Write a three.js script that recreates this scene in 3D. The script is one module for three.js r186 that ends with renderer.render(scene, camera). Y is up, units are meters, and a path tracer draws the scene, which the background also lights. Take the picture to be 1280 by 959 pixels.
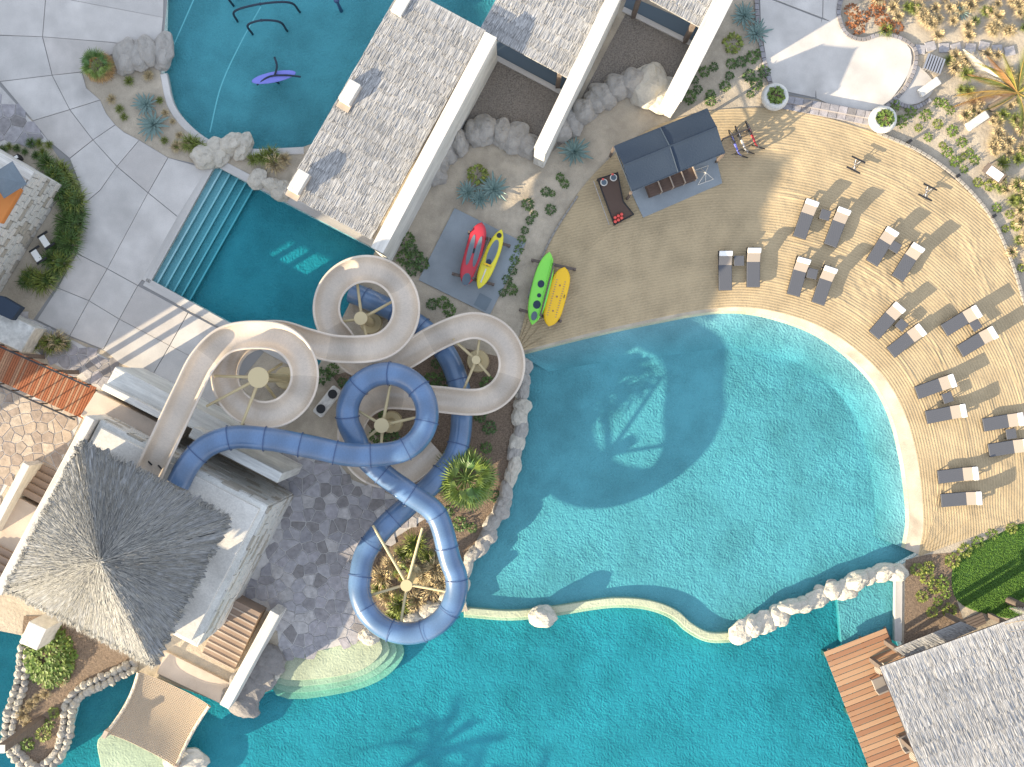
import * as THREE from 'three';
import { mergeGeometries } from 'three/addons/utils/BufferGeometryUtils.js';
import { ImprovedNoise } from 'three/addons/math/ImprovedNoise.js';
import { RoundedBoxGeometry } from 'three/addons/geometries/RoundedBoxGeometry.js';

// ---------------------------------------------------------------- camera, sky, sun, exposure
const scene = new THREE.Scene();
const ALT = 58, PXM = 26;                       // drone altitude in metres, photograph pixels per metre at ground level
const camera = new THREE.PerspectiveCamera(2 * Math.atan(479.5 / (PXM * ALT)) * 180 / Math.PI, 1280 / 959, 1, 600);
camera.position.set(0, ALT, 0); camera.up.set(0, 0, -1); camera.lookAt(0, 0, 0);
const renderer = new THREE.WebGLRenderer({ antialias: true });
renderer.toneMapping = THREE.LinearToneMapping; renderer.toneMappingExposure = 2.6;
renderer.shadowMap.enabled = true;
const EL = 17 * Math.PI / 180, SUN = new THREE.Vector3(-0.855 * Math.cos(EL), Math.sin(EL), 0.518 * Math.cos(EL)).normalize();
{ // clear morning sky: pale round the horizon, blue overhead, warmer near the sun
  const W = 512, H = 256, d = new Float32Array(W * H * 4), v = new THREE.Vector3();
  for (let j = 0; j < H; j++) for (let i = 0; i < W; i++) {
    const la = ((j + 0.5) / H - 0.5) * Math.PI, lo = ((i + 0.5) / W - 0.5) * 2 * Math.PI;
    v.set(Math.cos(la) * Math.cos(lo), Math.sin(la), Math.cos(la) * Math.sin(lo));
    const t = Math.pow(Math.max(0, v.y), 0.55), g = Math.pow(Math.max(0, v.dot(SUN)), 14);
    const o = (j * W + i) * 4;
    d[o] = (0.54 * (1 - t) + 0.32 * t) + 0.75 * g; d[o + 1] = (0.53 * (1 - t) + 0.39 * t) + 0.58 * g; d[o + 2] = (0.53 * (1 - t) + 0.51 * t) + 0.34 * g; d[o + 3] = 1;
  }
  const sky = new THREE.DataTexture(d, W, H, THREE.RGBAFormat, THREE.FloatType);
  sky.mapping = THREE.EquirectangularReflectionMapping; sky.magFilter = THREE.LinearFilter; sky.needsUpdate = true;
  scene.background = sky; scene.environment = sky;
}
const sun = new THREE.DirectionalLight(new THREE.Color().setRGB(1, 0.84, 0.6), 5);
sun.position.copy(SUN).multiplyScalar(160); sun.target.position.set(0, 0, 0); sun.castShadow = true;
Object.assign(sun.shadow.camera, { left: -60, right: 60, top: 60, bottom: -60, near: 1, far: 360 }); sun.shadow.mapSize.set(4096, 4096); sun.shadow.bias = -0.0005;
scene.add(sun, sun.target);

// ---------------------------------------------------------------- helpers
let seed = 7;
const rnd = () => { seed = (seed * 1664525 + 1013904223) >>> 0; return seed / 4294967296; };
const rr = (a, b) => a + (b - a) * rnd();
const pick = (a) => a[Math.floor(rnd() * a.length) % a.length];
const noise = new ImprovedNoise();
const V = (x, y, z) => new THREE.Vector3(x, y, z);
const at = (px, py, h = 0) => { const k = (ALT - h) / ALT / PXM; return V((px - 640) * k, h, (py - 479.5) * k); };   // survey point -> metres
const used = {};
const numbered = (n) => { used[n] = (used[n] ?? -1) + 1; return used[n] ? `${n}_${String(used[n]).padStart(3, '0')}` : n; };
function tag(o, label, category, group) { o.userData.label = label; o.userData.category = category; if (group) o.userData.group = group; return o; }
function thing(name, label, category, pos = V(0, 0, 0), turn = 0, group) {
  const o = new THREE.Group(); o.name = numbered(name); o.position.copy(pos); o.rotation.y = turn; scene.add(o); return tag(o, label, category, group);
}
function part(parent, name, geo, mat, pos, rotY) {
  const m = new THREE.Mesh(geo, mat); m.name = name; if (pos) m.position.copy(pos); if (rotY) m.rotation.y = rotY; parent.add(m); return m;
}
function struct(name, geo, mat) { const m = new THREE.Mesh(geo, mat); m.name = numbered(name); m.userData.kind = 'structure'; scene.add(m); return m; }
function copyOf(o, pos, turn, label) { const c = o.clone(); c.name = numbered(o.name.replace(/_\d{3}$/, '')); c.userData = { ...o.userData }; if (label) c.userData.label = label; c.position.copy(pos); c.rotation.y = turn; scene.add(c); return c; }
const smooth = (pts, n = 4, closed = false) => {       // a soft curve through surveyed points
  const c = new THREE.CatmullRomCurve3(pts.map((p) => V(p[0], 0, p[1])), closed, 'centripetal');
  return c.getPoints(pts.length * n).map((p) => [p.x, p.z]);
};
const resample = (pts, n) => { const c = new THREE.CatmullRomCurve3(pts.map((p) => V(p[0], 0, p[1])), false, 'centripetal'); c.arcLengthDivisions = 600; return c.getSpacedPoints(n).map((p) => [p.x, p.z]); };
function shapeOf(pts, h = 0, holes = []) {
  const f = (q) => q.map((p) => { const v = at(p[0], p[1], h); return new THREE.Vector2(v.x, -v.z); });
  const s = new THREE.Shape(f(pts)); for (const q of holes) s.holes.push(new THREE.Path(f(q))); return s;
}
const sheetGeo = (pts, y, holes) => new THREE.ShapeGeometry(shapeOf(pts, 0, holes)).rotateX(-Math.PI / 2).translate(0, y, 0);
const slabGeo = (pts, y0, y1, bevel = 0) => new THREE.ExtrudeGeometry(shapeOf(pts, y1), { depth: y1 - y0 - bevel, bevelEnabled: bevel > 0, bevelSize: bevel, bevelThickness: bevel, bevelOffset: -bevel, bevelSegments: 1, curveSegments: 4 }).rotateX(-Math.PI / 2).translate(0, y0, 0);
const inset = (pts, d) => { const cx = pts.reduce((a, p) => a + p[0], 0) / pts.length, cy = pts.reduce((a, p) => a + p[1], 0) / pts.length; return pts.map(([x, y]) => { const l = Math.hypot(x - cx, y - cy) || 1; return [x - (x - cx) / l * d, y - (y - cy) / l * d]; }); };
const box = (w, h, d, x = 0, y = 0, z = 0, r = 0) => (r ? new RoundedBoxGeometry(w, h, d, 2, r) : new THREE.BoxGeometry(w, h, d)).translate(x, y, z);
function bar(a, b, r, r2 = r, seg = 8) {
  const g = new THREE.CylinderGeometry(r2, r, a.distanceTo(b), seg); const m = new THREE.Matrix4();
  const q = new THREE.Quaternion().setFromUnitVectors(V(0, 1, 0), b.clone().sub(a).normalize());
  return g.applyMatrix4(m.compose(a.clone().add(b).multiplyScalar(0.5), q, V(1, 1, 1)));
}
const merge = (l) => mergeGeometries(l.map((g) => { const h = g.index ? g.toNonIndexed() : g; for (const k of Object.keys(h.attributes)) if (!['position', 'normal', 'uv', 'color'].includes(k)) h.deleteAttribute(k); return h; }));
function inside(p, poly) { let c = false; for (let i = 0, j = poly.length - 1; i < poly.length; j = i++) { const [a, b] = poly[i], [e, f] = poly[j]; if ((b > p[1]) !== (f > p[1]) && p[0] < (e - a) * (p[1] - b) / (f - b) + a) c = !c; } return c; }
// upright wall between two plan points (image px of its top centre line)
function wallGeo(a, b, top, thick, y0 = 0, bev = 0.03) {
  const A = at(a[0], a[1], top), B = at(b[0], b[1], top), L = A.distanceTo(B), m = A.clone().add(B).multiplyScalar(0.5);
  return new RoundedBoxGeometry(L, top - y0, thick, 1, bev).rotateY(-Math.atan2(B.z - A.z, B.x - A.x)).translate(m.x, (top + y0) / 2, m.z);
}

// ---------------------------------------------------------------- textures (grain, mottling, fibres; the pool mottling also paints in water light)
function tex(size, f, srgb, rep) {
  const d = new Uint8Array(size * size * 4);
  for (let j = 0; j < size; j++) for (let i = 0; i < size; i++) { const c = f(i / size, j / size), o = (j * size + i) * 4; for (let k = 0; k < 3; k++) d[o + k] = Math.max(0, Math.min(255, 255 * (c.length ? c[k] : c))); d[o + 3] = 255; }
  const t = new THREE.DataTexture(d, size, size); t.wrapS = t.wrapT = THREE.RepeatWrapping; t.magFilter = THREE.LinearFilter; t.minFilter = THREE.LinearMipmapLinearFilter; t.generateMipmaps = true;
  if (srgb) t.colorSpace = THREE.SRGBColorSpace; t.repeat.set(rep[0], rep[1]); t.needsUpdate = true; return t;
}
const tn = (u, v, fu, fv, s) => {     // tileable noise
  const a = noise.noise(u * fu, v * fv, s), b = noise.noise((u - 1) * fu, v * fv, s), c = noise.noise(u * fu, (v - 1) * fv, s), e = noise.noise((u - 1) * fu, (v - 1) * fv, s);
  return (a * (1 - u) + b * u) * (1 - v) + (c * (1 - u) + e * u) * v;
};
const fbm = (u, v, f, s) => 0.5 + tn(u, v, f, f, s) * 0.55 + tn(u, v, f * 2.1, f * 2.1, s + 3) * 0.3 + tn(u, v, f * 4.3, f * 4.3, s + 6) * 0.18;
const g3 = (a, lo, hi) => { const v = lo + (hi - lo) * a; return [v, v, v]; };
const mottle = (lo, hi, f, s, size, m) => tex(size, (u, v) => g3(0.75 * fbm(u, v, f, s) + 0.25 * rnd(), lo, hi), true, [1 / m, 1 / m]);
const bumpT = (f, s, size, m) => tex(size, (u, v) => 0.7 * fbm(u, v, f, s) + 0.3 * rnd(), false, [1 / m, 1 / m]);
const T = {
  concrete: mottle(0.78, 1.06, 5, 1.3, 512, 7), concreteB: bumpT(40, 2.2, 256, 1.5),
  sand: mottle(0.72, 1.12, 9, 4.1, 512, 9), sandB: bumpT(22, 5.5, 512, 3),
  gravel: mottle(0.45, 1.35, 50, 7.7, 512, 3), gravelB: bumpT(60, 8.1, 256, 1.4),
  stone: mottle(0.74, 1.1, 8, 9.4, 256, 1.6), stoneB: bumpT(14, 3.1, 256, 1.1),
  ripple: tex(512, (u, v) => { const a = Math.abs(tn(u, v, 24, 24, 2.2)); return 0.75 - 0.7 * Math.min(a, 0.4) + 0.45 * tn(u, v, 11, 11, 6.2) + 0.25 * tn(u, v, 44, 44, 1) + 0.14 * (rnd() - 0.5); }, false, [1 / 4, 1 / 4]),
  paintedMottle: mottle(0.74, 1.14, 6, 6.6, 512, 13),  // speckled water light and cloudy shade painted into the pool floor colour
  fibre: tex(512, (u, v) => g3(0.5 + 0.6 * tn(u, v, 90, 5, 3.3) + 0.35 * tn(u, v, 40, 9, 1.7) + 0.25 * (rnd() - 0.5), 0.5, 1.25), true, [1 / 2, 1 / 2]),
  fibreB: tex(512, (u, v) => 0.5 + 0.7 * tn(u, v, 80, 4, 5.3) + 0.3 * tn(u, v, 160, 8, 2.7), false, [1 / 2, 1 / 2]),
  wood: tex(256, (u, v) => g3(0.5 + 0.5 * tn(u, v, 3, 40, 3.9) + 0.3 * tn(u, v, 6, 90, 5.1), 0.68, 1.15), true, [1 / 2, 1 / 0.9]),
  rake: tex(512, (u, v) => 0.5 + 0.36 * Math.sin(v * 2 * Math.PI * 30 + 0.9 * tn(u, v, 6, 6, 2)) * (0.8 + 0.5 * tn(u, v, 5, 5, 8.8)) + 0.3 * tn(u, v, 50, 50, 4.4) + 0.3 * tn(u, v, 9, 9, 1.4) + 0.25 * (rnd() - 0.5), false, [1 / 4, 1 / 4]),
  rakeC: tex(512, (u, v) => g3(0.5 + 0.09 * Math.sin(v * 2 * Math.PI * 30 + 0.9 * tn(u, v, 6, 6, 2)) + 0.4 * tn(u, v, 4, 4, 7) + 0.2 * tn(u, v, 40, 40, 4.4) + 0.35 * (rnd() - 0.5), 0.78, 1.12), true, [1 / 4, 1 / 4]),
  weave: tex(128, (u, v) => 0.5 + 0.5 * Math.sin(u * 50.265) * Math.sin(v * 50.265), false, [1 / 1.3, 1 / 1.3]),
};
const rgb = (r, g, b) => new THREE.Color().setRGB(r, g, b);
const mat = (color, o = {}) => new THREE.MeshStandardMaterial({ color: color.isColor ? color : new THREE.Color(color), roughness: 0.9, ...o });
const phys = (color, o = {}) => new THREE.MeshPhysicalMaterial({ color: color.isColor ? color : new THREE.Color(color), roughness: 0.5, ...o });
const M = {
  ground: mat(rgb(0.50, 0.425, 0.325), { map: T.sand, bumpMap: T.sandB, bumpScale: 0.03 }),
  beach: mat(rgb(0.455, 0.35, 0.21), { map: T.rakeC, bumpMap: T.rake, bumpScale: 0.015 }),
  wetsand: mat(rgb(0.52, 0.44, 0.34), { map: T.sand, roughness: 0.6 }),
  concrete: mat(rgb(0.62, 0.585, 0.545), { map: T.concrete, bumpMap: T.concreteB, bumpScale: 0.002 }),
  concrete2: mat(rgb(0.57, 0.54, 0.505), { map: T.concrete, bumpMap: T.concreteB, bumpScale: 0.002 }),
  concrete3: mat(rgb(0.56, 0.52, 0.48), { map: T.concrete, bumpMap: T.concreteB, bumpScale: 0.002 }),
  joint: mat(rgb(0.26, 0.25, 0.24)), grout: mat(rgb(0.58, 0.55, 0.52), { map: T.sand }),
  coping: mat(rgb(0.62, 0.59, 0.55), { map: T.concrete }),
  white: mat(rgb(0.72, 0.71, 0.66), { map: T.stone, bumpMap: T.stoneB, bumpScale: 0.02 }),
  whiteSmooth: mat(rgb(0.74, 0.71, 0.65), { map: T.stone, bumpMap: T.concreteB, bumpScale: 0.004 }),
  beige: mat(rgb(0.56, 0.46, 0.37), { map: T.concrete }),
  rock: mat(rgb(0.44, 0.41, 0.37), { map: T.stone, bumpMap: T.stoneB, bumpScale: 0.05 }),
  rockPale: mat(rgb(0.62, 0.57, 0.48), { map: T.stone, bumpMap: T.stoneB, bumpScale: 0.05 }),
  rockDark: mat(rgb(0.27, 0.25, 0.235), { map: T.stone, bumpMap: T.stoneB, bumpScale: 0.05 }),
  gravel: mat(rgb(0.27, 0.235, 0.20), { map: T.gravel, bumpMap: T.gravelB, bumpScale: 0.02 }),
  soil: mat(rgb(0.25, 0.18, 0.125), { map: T.gravel, bumpMap: T.sandB, bumpScale: 0.06 }),
  thatch: mat(rgb(0.53, 0.52, 0.505), { vertexColors: true, map: T.fibre, bumpMap: T.fibreB, bumpScale: 0.025 }),
  palapa: mat(rgb(0.30, 0.305, 0.305), { map: T.fibre, bumpMap: T.fibreB, bumpScale: 0.05 }),
  strand: mat(rgb(0.37, 0.37, 0.355)),
  poolPlaster: mat(rgb(0.20, 0.385, 0.425), { map: T.paintedMottle, bumpMap: T.ripple, bumpScale: 0.065, side: THREE.DoubleSide }),
  ledge: mat(rgb(0.60, 0.55, 0.38), { map: T.paintedMottle, bumpMap: T.ripple, bumpScale: 0.03 }),
  tile: mat(rgb(0.40, 0.60, 0.63), { side: THREE.DoubleSide }),
  water: phys(rgb(0.03, 0.10, 0.12), { transparent: true, opacity: 0.05, roughness: 0.05, ior: 1.33, thickness: 1, attenuationColor: rgb(0.40, 0.82, 0.865), attenuationDistance: 1.5 }),
  cream: phys(rgb(0.70, 0.59, 0.47), { map: T.concrete, roughness: 0.32, clearcoat: 0.5, clearcoatRoughness: 0.15 }),
  blue: phys(rgb(0.11, 0.205, 0.37), { map: T.concrete, roughness: 0.3, clearcoat: 0.7, clearcoatRoughness: 0.12 }),
  blueDark: mat(rgb(0.045, 0.085, 0.19), { roughness: 0.5 }),
  post: mat(rgb(0.52, 0.42, 0.235), { roughness: 0.5 }),
  navy: mat(rgb(0.02, 0.036, 0.062), { roughness: 0.75, bumpMap: T.stoneB, bumpScale: 0.01 }),
  slate: mat(rgb(0.085, 0.12, 0.15), { roughness: 0.6 }),
  padding: mat(rgb(0.19, 0.235, 0.27), { map: T.concrete, roughness: 0.8 }),
  pad: mat(rgb(0.30, 0.335, 0.36), { map: T.concrete, bumpMap: T.concreteB, bumpScale: 0.002 }),
  charcoal: mat(rgb(0.085, 0.09, 0.105), { roughness: 0.85, bumpMap: T.weave, bumpScale: 0.002 }),
  cushion: mat(rgb(0.27, 0.235, 0.205)), towel: mat(rgb(0.82, 0.81, 0.79)), black: mat(rgb(0.015, 0.015, 0.017), { roughness: 0.5 }),
  wood: mat(rgb(0.44, 0.24, 0.135), { map: T.wood, bumpMap: T.wood, bumpScale: 0.004 }), wood2: mat(rgb(0.50, 0.30, 0.175), { map: T.wood }), wood3: mat(rgb(0.36, 0.18, 0.10), { map: T.wood }),
  timber: mat(rgb(0.16, 0.125, 0.105), { map: T.wood }), brown: mat(rgb(0.13, 0.085, 0.065), { map: T.wood }), redwood: mat(rgb(0.36, 0.12, 0.05), { map: T.wood }),
  stair: mat(rgb(0.36, 0.265, 0.20), { map: T.concrete }), net: mat(rgb(0.64, 0.54, 0.42), { bumpMap: T.weave, bumpScale: 0.03 }), rope: mat(rgb(0.46, 0.37, 0.27)),
  red: phys(rgb(0.50, 0.03, 0.045), { roughness: 0.35 }), yellow: phys(rgb(0.72, 0.62, 0.03), { roughness: 0.35 }), orange: phys(rgb(0.80, 0.47, 0.005), { roughness: 0.35 }), lime: phys(rgb(0.22, 0.66, 0.07), { roughness: 0.35 }),
  violet: phys(rgb(0.18, 0.2, 0.62), { roughness: 0.35 }), ball: mat(rgb(0.75, 0.1, 0.08), { roughness: 0.5 }), metal: mat(rgb(0.4, 0.4, 0.42), { metalness: 0.7, roughness: 0.4 }),
  lawn: mat(rgb(0.085, 0.18, 0.035), { map: T.gravel, bumpMap: T.gravelB, bumpScale: 0.04 }),
};
const leafM = [[0.075, 0.135, 0.03], [0.11, 0.175, 0.025], [0.06, 0.11, 0.03], [0.16, 0.20, 0.035]].map((c) => mat(rgb(...c), { vertexColors: true, roughness: 0.6, side: THREE.DoubleSide }));
const dryM = mat(rgb(0.42, 0.34, 0.19), { vertexColors: true, side: THREE.DoubleSide }), agaveM = mat(rgb(0.21, 0.30, 0.275), { roughness: 0.55, side: THREE.DoubleSide });

// ---------------------------------------------------------------- outlines (surveyed)
const SHORE = [[645, 441], [700, 426], [760, 411], [820, 398], [880, 387], [930, 384], [975, 391], [1025, 408], [1070, 437], [1107, 474], [1130, 515], [1145, 565], [1152, 615], [1154, 660], [1148, 693]];
const shore = resample(SHORE, 70);
const LEDGE = [[1130, 703], [1075, 727], [1010, 750], [960, 772], [918, 793], [885, 795], [862, 783], [845, 768], [815, 756], [770, 752], [690, 763], [640, 768], [585, 764]];
const ledgeLine = resample(LEDGE, 60);
const WEST = [[585, 764], [578, 735], [592, 695], [612, 655], [632, 608], [642, 560], [648, 510], [650, 470], [645, 441]];
const west = resample(WEST, 30);
const MAIN = [...shore, ...ledgeLine, ...west.slice(1, -1)];
const LOWER = [...ledgeLine.slice().reverse().map((p) => p), [1128, 705], [1126, 800], [1150, 860], [1290, 1200], [-70, 1200], [-70, 775], [30, 795], [18, 850], [6, 892], [12, 930], [45, 968], [74, 945], [90, 885], [105, 863], [165, 838], [205, 852], [290, 884], [340, 862], [352, 824], [452, 801], [500, 792], [560, 768]];
const POOLA = [...smooth([[206, -90], [204, 40], [201, 92], [212, 130], [235, 158], [265, 178], [310, 186], [378, 184]], 4), [430, 165], [600, 50], [650, -20], [650, -90]];
const POOLB = [[268, 207], [187, 350], [395, 464], [470, 312]];

// ---------------------------------------------------------------- the setting
{
  const R = 9000, outer = [[-R, -R], [R, -R], [R, R], [-R, R]];
  const water = [...shore, [1128, 705], ...LOWER.slice(ledgeLine.length + 1), ...west];
  struct('ground', sheetGeo(outer, 0, [water, POOLA, POOLB]), M.ground);
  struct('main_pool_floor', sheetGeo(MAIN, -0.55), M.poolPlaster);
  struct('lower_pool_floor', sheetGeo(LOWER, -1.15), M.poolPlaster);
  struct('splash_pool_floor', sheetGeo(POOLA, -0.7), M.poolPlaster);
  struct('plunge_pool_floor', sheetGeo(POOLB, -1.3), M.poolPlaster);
  const sides = (name, pts, y0, m) => { const pos = [], n = pts.length; for (let i = 0; i < n; i++) { const a = at(...pts[i]), b = at(...pts[(i + 1) % n]); pos.push(a.x, 0, a.z, b.x, 0, b.z, b.x, y0, b.z, a.x, 0, a.z, b.x, y0, b.z, a.x, y0, a.z); } const g = new THREE.BufferGeometry(); g.setAttribute('position', new THREE.Float32BufferAttribute(pos, 3)); g.computeVertexNormals(); struct(name, g, m); };
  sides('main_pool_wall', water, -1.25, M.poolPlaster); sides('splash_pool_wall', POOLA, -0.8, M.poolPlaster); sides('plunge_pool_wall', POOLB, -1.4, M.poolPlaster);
  const wet = water;
  const body = (pts, y0, y1) => new THREE.ExtrudeGeometry(shapeOf(pts), { depth: y1 - y0, bevelEnabled: false }).rotateX(-Math.PI / 2).translate(0, y0, 0);
  struct('pool_water', body(wet, -1.2, -0.12), M.water);
  struct('splash_pool_water', body(POOLA, -0.75, -0.1), M.water);
  struct('plunge_pool_water', body(POOLB, -1.35, -0.1), M.water);
  // beach: ruled surface between shoreline and kerb, uv along / across
  const O = resample([[643, 441], [655, 400], [668, 345], [690, 295], [720, 245], [760, 200], [810, 163], [870, 142], [950, 135], [1010, 142], [1075, 160], [1130, 182], [1190, 222], [1235, 270], [1262, 330], [1282, 390], [1305, 470], [1318, 560], [1310, 640], [1240, 662], [1190, 680], [1150, 695]], 300), I = resample(SHORE, 300);
  const ruled = (A, B, nv, yf, m, name) => {
    const pos = [], uv = [], idx = [], n = A.length; let l = 0;
    for (let i = 0; i < n; i++) {
      if (i) l += Math.hypot((A[i][0] + B[i][0] - A[i - 1][0] - B[i - 1][0]) / 2, (A[i][1] + B[i][1] - A[i - 1][1] - B[i - 1][1]) / 2) / PXM;
      const d = Math.hypot(B[i][0] - A[i][0], B[i][1] - A[i][1]) / PXM;
      for (let j = 0; j <= nv; j++) { const t = j / nv, p = at(A[i][0] + (B[i][0] - A[i][0]) * t, A[i][1] + (B[i][1] - A[i][1]) * t); pos.push(p.x, yf(t, p, i / n), p.z); uv.push(l, d * t); }
    }
    for (let i = 0; i < n - 1; i++) for (let j = 0; j < nv; j++) { const a = i * (nv + 1) + j, b = a + nv + 1; idx.push(a, a + 1, b, b, a + 1, b + 1); }
    const g = new THREE.BufferGeometry(); g.setAttribute('position', new THREE.Float32BufferAttribute(pos, 3)); g.setAttribute('uv', new THREE.Float32BufferAttribute(uv, 2)); g.setIndex(idx); g.computeVertexNormals();
    if (g.attributes.normal.getY(0) < 0) { for (let i = 0; i < idx.length; i += 3) [idx[i], idx[i + 1]] = [idx[i + 1], idx[i]]; g.setIndex(idx); g.computeVertexNormals(); }
    return struct(name, g, m);
  };
  const ruts = [0.14, 0.165, 0.36, 0.385, 0.58, 0.605, 0.8, 0.825];
  ruled(I, O, 150, (t, p) => 0.012 + ruts.reduce((a, q, k) => a + 0.028 * Math.exp(-(((t - q - 0.012 * noise.noise(p.x * 0.25, k * 3.3, p.z * 0.25)) / 0.0055) ** 2)), 0) * Math.max(0, 0.6 + noise.noise(p.x * 0.5, 2, p.z * 0.5)) + 0.03 * Math.min(1, t * 6) + 0.035 * noise.noise(p.x * 0.7, 3.1, p.z * 0.7) * Math.min(1, t * 5) * Math.min(1, (1 - t) * 8) + 0.018 * noise.noise(p.x * 2.3, 9, p.z * 2.3) * Math.min(1, t * 5) + 0.07 * noise.noise(p.x * 4.2, 5, p.z * 4.2) * Math.max(0, noise.noise(p.x * 0.33, 7.7, p.z * 0.33) - 0.02) * Math.min(1, t * 6) * Math.min(1, (1 - t) * 8), M.beach, 'beach');
  const C = [905, 590], S = shore.map((p, i) => { const f = i / shore.length, w = 48 + 12 * f, d = Math.hypot(C[0] - p[0], C[1] - p[1]); return [p[0] + (C[0] - p[0]) / d * w, p[1] + (C[1] - p[1]) / d * w]; });
  const rim = shore.map((p, i) => { const f = i / shore.length, w = 4 + 13 * Math.max(0, Math.min(1, (f - 0.35) * 2.2)), d = Math.hypot(C[0] - p[0], C[1] - p[1]); return [p[0] + (C[0] - p[0]) / d * w, p[1] + (C[1] - p[1]) / d * w]; });
  const rim2 = shore.map((p, i) => { const f = i / shore.length, w = 7 + 14 * Math.max(0, Math.min(1, (f - 0.35) * 2.2)), d = Math.hypot(C[0] - p[0], C[1] - p[1]); return [p[0] + (C[0] - p[0]) / d * w, p[1] + (C[1] - p[1]) / d * w]; });
  ruled(shore, rim, 4, (t) => 0.01 - 0.14 * t, M.wetsand, 'beach_entry');
  ruled(rim, rim2, 4, (t) => -0.13 - 0.12 * t, M.ledge, 'beach_entry_step');
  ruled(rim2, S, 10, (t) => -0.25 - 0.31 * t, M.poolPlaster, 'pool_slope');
  // submerged ledge between the two pools
  const strip = (line, w, y0, y1, m, name) => {
    const up = [], dn = [], n = line.length;
    for (let i = 0; i < n; i++) { const a = line[Math.max(0, i - 1)], b = line[Math.min(n - 1, i + 1)], l = Math.hypot(b[0] - a[0], b[1] - a[1]) || 1; const nx = -(b[1] - a[1]) / l * w / 2, ny = (b[0] - a[0]) / l * w / 2; up.push([line[i][0] + nx, line[i][1] + ny]); dn.unshift([line[i][0] - nx, line[i][1] - ny]); }
    return struct(name, slabGeo([...up, ...dn], y0, y1, 0.03), m);
  };
  strip(resample([[925, 795], [885, 795], [862, 783], [845, 768], [815, 756], [770, 752], [690, 763], [640, 768], [580, 764]], 60), 9, -1.15, -0.2, M.ledge, 'submerged_ledge');
  strip(resample([[925, 799], [885, 799], [859, 786], [843, 772], [814, 760], [770, 756], [690, 767], [640, 772], [580, 768]], 60), 8, -1.16, -0.36, M.ledge, 'submerged_ledge_step');
  // underwater steps below the flagstones
  [[0, -0.22], [9, -0.38], [18, -0.55], [27, -0.72]].forEach(([d, y], i) => struct('underwater_step', slabGeo(smooth([[345, 826], [452, 798], [470 + d * 0.9, 796], [478 + d, 812 + d * 0.2], [462 + d * 0.8, 832 + d * 0.5], [420 + d * 0.4, 846 + d * 0.75], [345, 846 + d * 0.85]], 4, true), -0.96 - i * 0.004, y, 0.02), M.ledge));
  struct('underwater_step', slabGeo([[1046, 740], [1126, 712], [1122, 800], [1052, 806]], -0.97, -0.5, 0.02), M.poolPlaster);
  struct('shallow_shelf', slabGeo(smooth([[122, 925], [140, 914], [165, 922], [200, 940], [240, 965], [235, 1000], [140, 1000], [124, 950]], 3, true), -0.97, -0.26, 0.05), M.ledge);
  // plunge pool steps, down from the west edge
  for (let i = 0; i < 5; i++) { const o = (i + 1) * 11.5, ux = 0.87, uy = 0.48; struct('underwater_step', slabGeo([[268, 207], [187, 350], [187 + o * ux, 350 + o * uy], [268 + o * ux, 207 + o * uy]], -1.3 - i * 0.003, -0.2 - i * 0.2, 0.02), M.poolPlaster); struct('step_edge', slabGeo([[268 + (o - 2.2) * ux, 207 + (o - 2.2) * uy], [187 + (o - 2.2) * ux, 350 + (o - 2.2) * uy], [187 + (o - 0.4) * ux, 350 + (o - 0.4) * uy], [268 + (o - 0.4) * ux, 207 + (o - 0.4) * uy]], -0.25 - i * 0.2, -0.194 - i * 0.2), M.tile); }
  for (const l of [[[246, -10], [232, 22], [217, 56]], [[326, 8], [300, 55], [276, 108], [262, 166]]]) { const a = resample(l, 20); strip(a, 2.6, -0.72, -0.69, M.tile, 'pool_lane_line'); }
  // copings
  const cop = (a, b, w, name = 'pool_coping') => struct(name, wallGeo(a, b, 0.05, w, -0.3, 0.012), M.coping);
  cop([264, 204], [182, 352], 0.42); cop([181, 352], [395, 469], 0.42);
  strip(resample([[204, 92], [214, 133], [237, 162], [267, 182], [311, 190], [380, 188]], 30), 9, -0.3, 0.05, M.coping, 'pool_coping');
  cop([1124, 706], [1123, 802], 0.35);
  cop([270, 202], [470, 306], 0.4);
}
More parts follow.
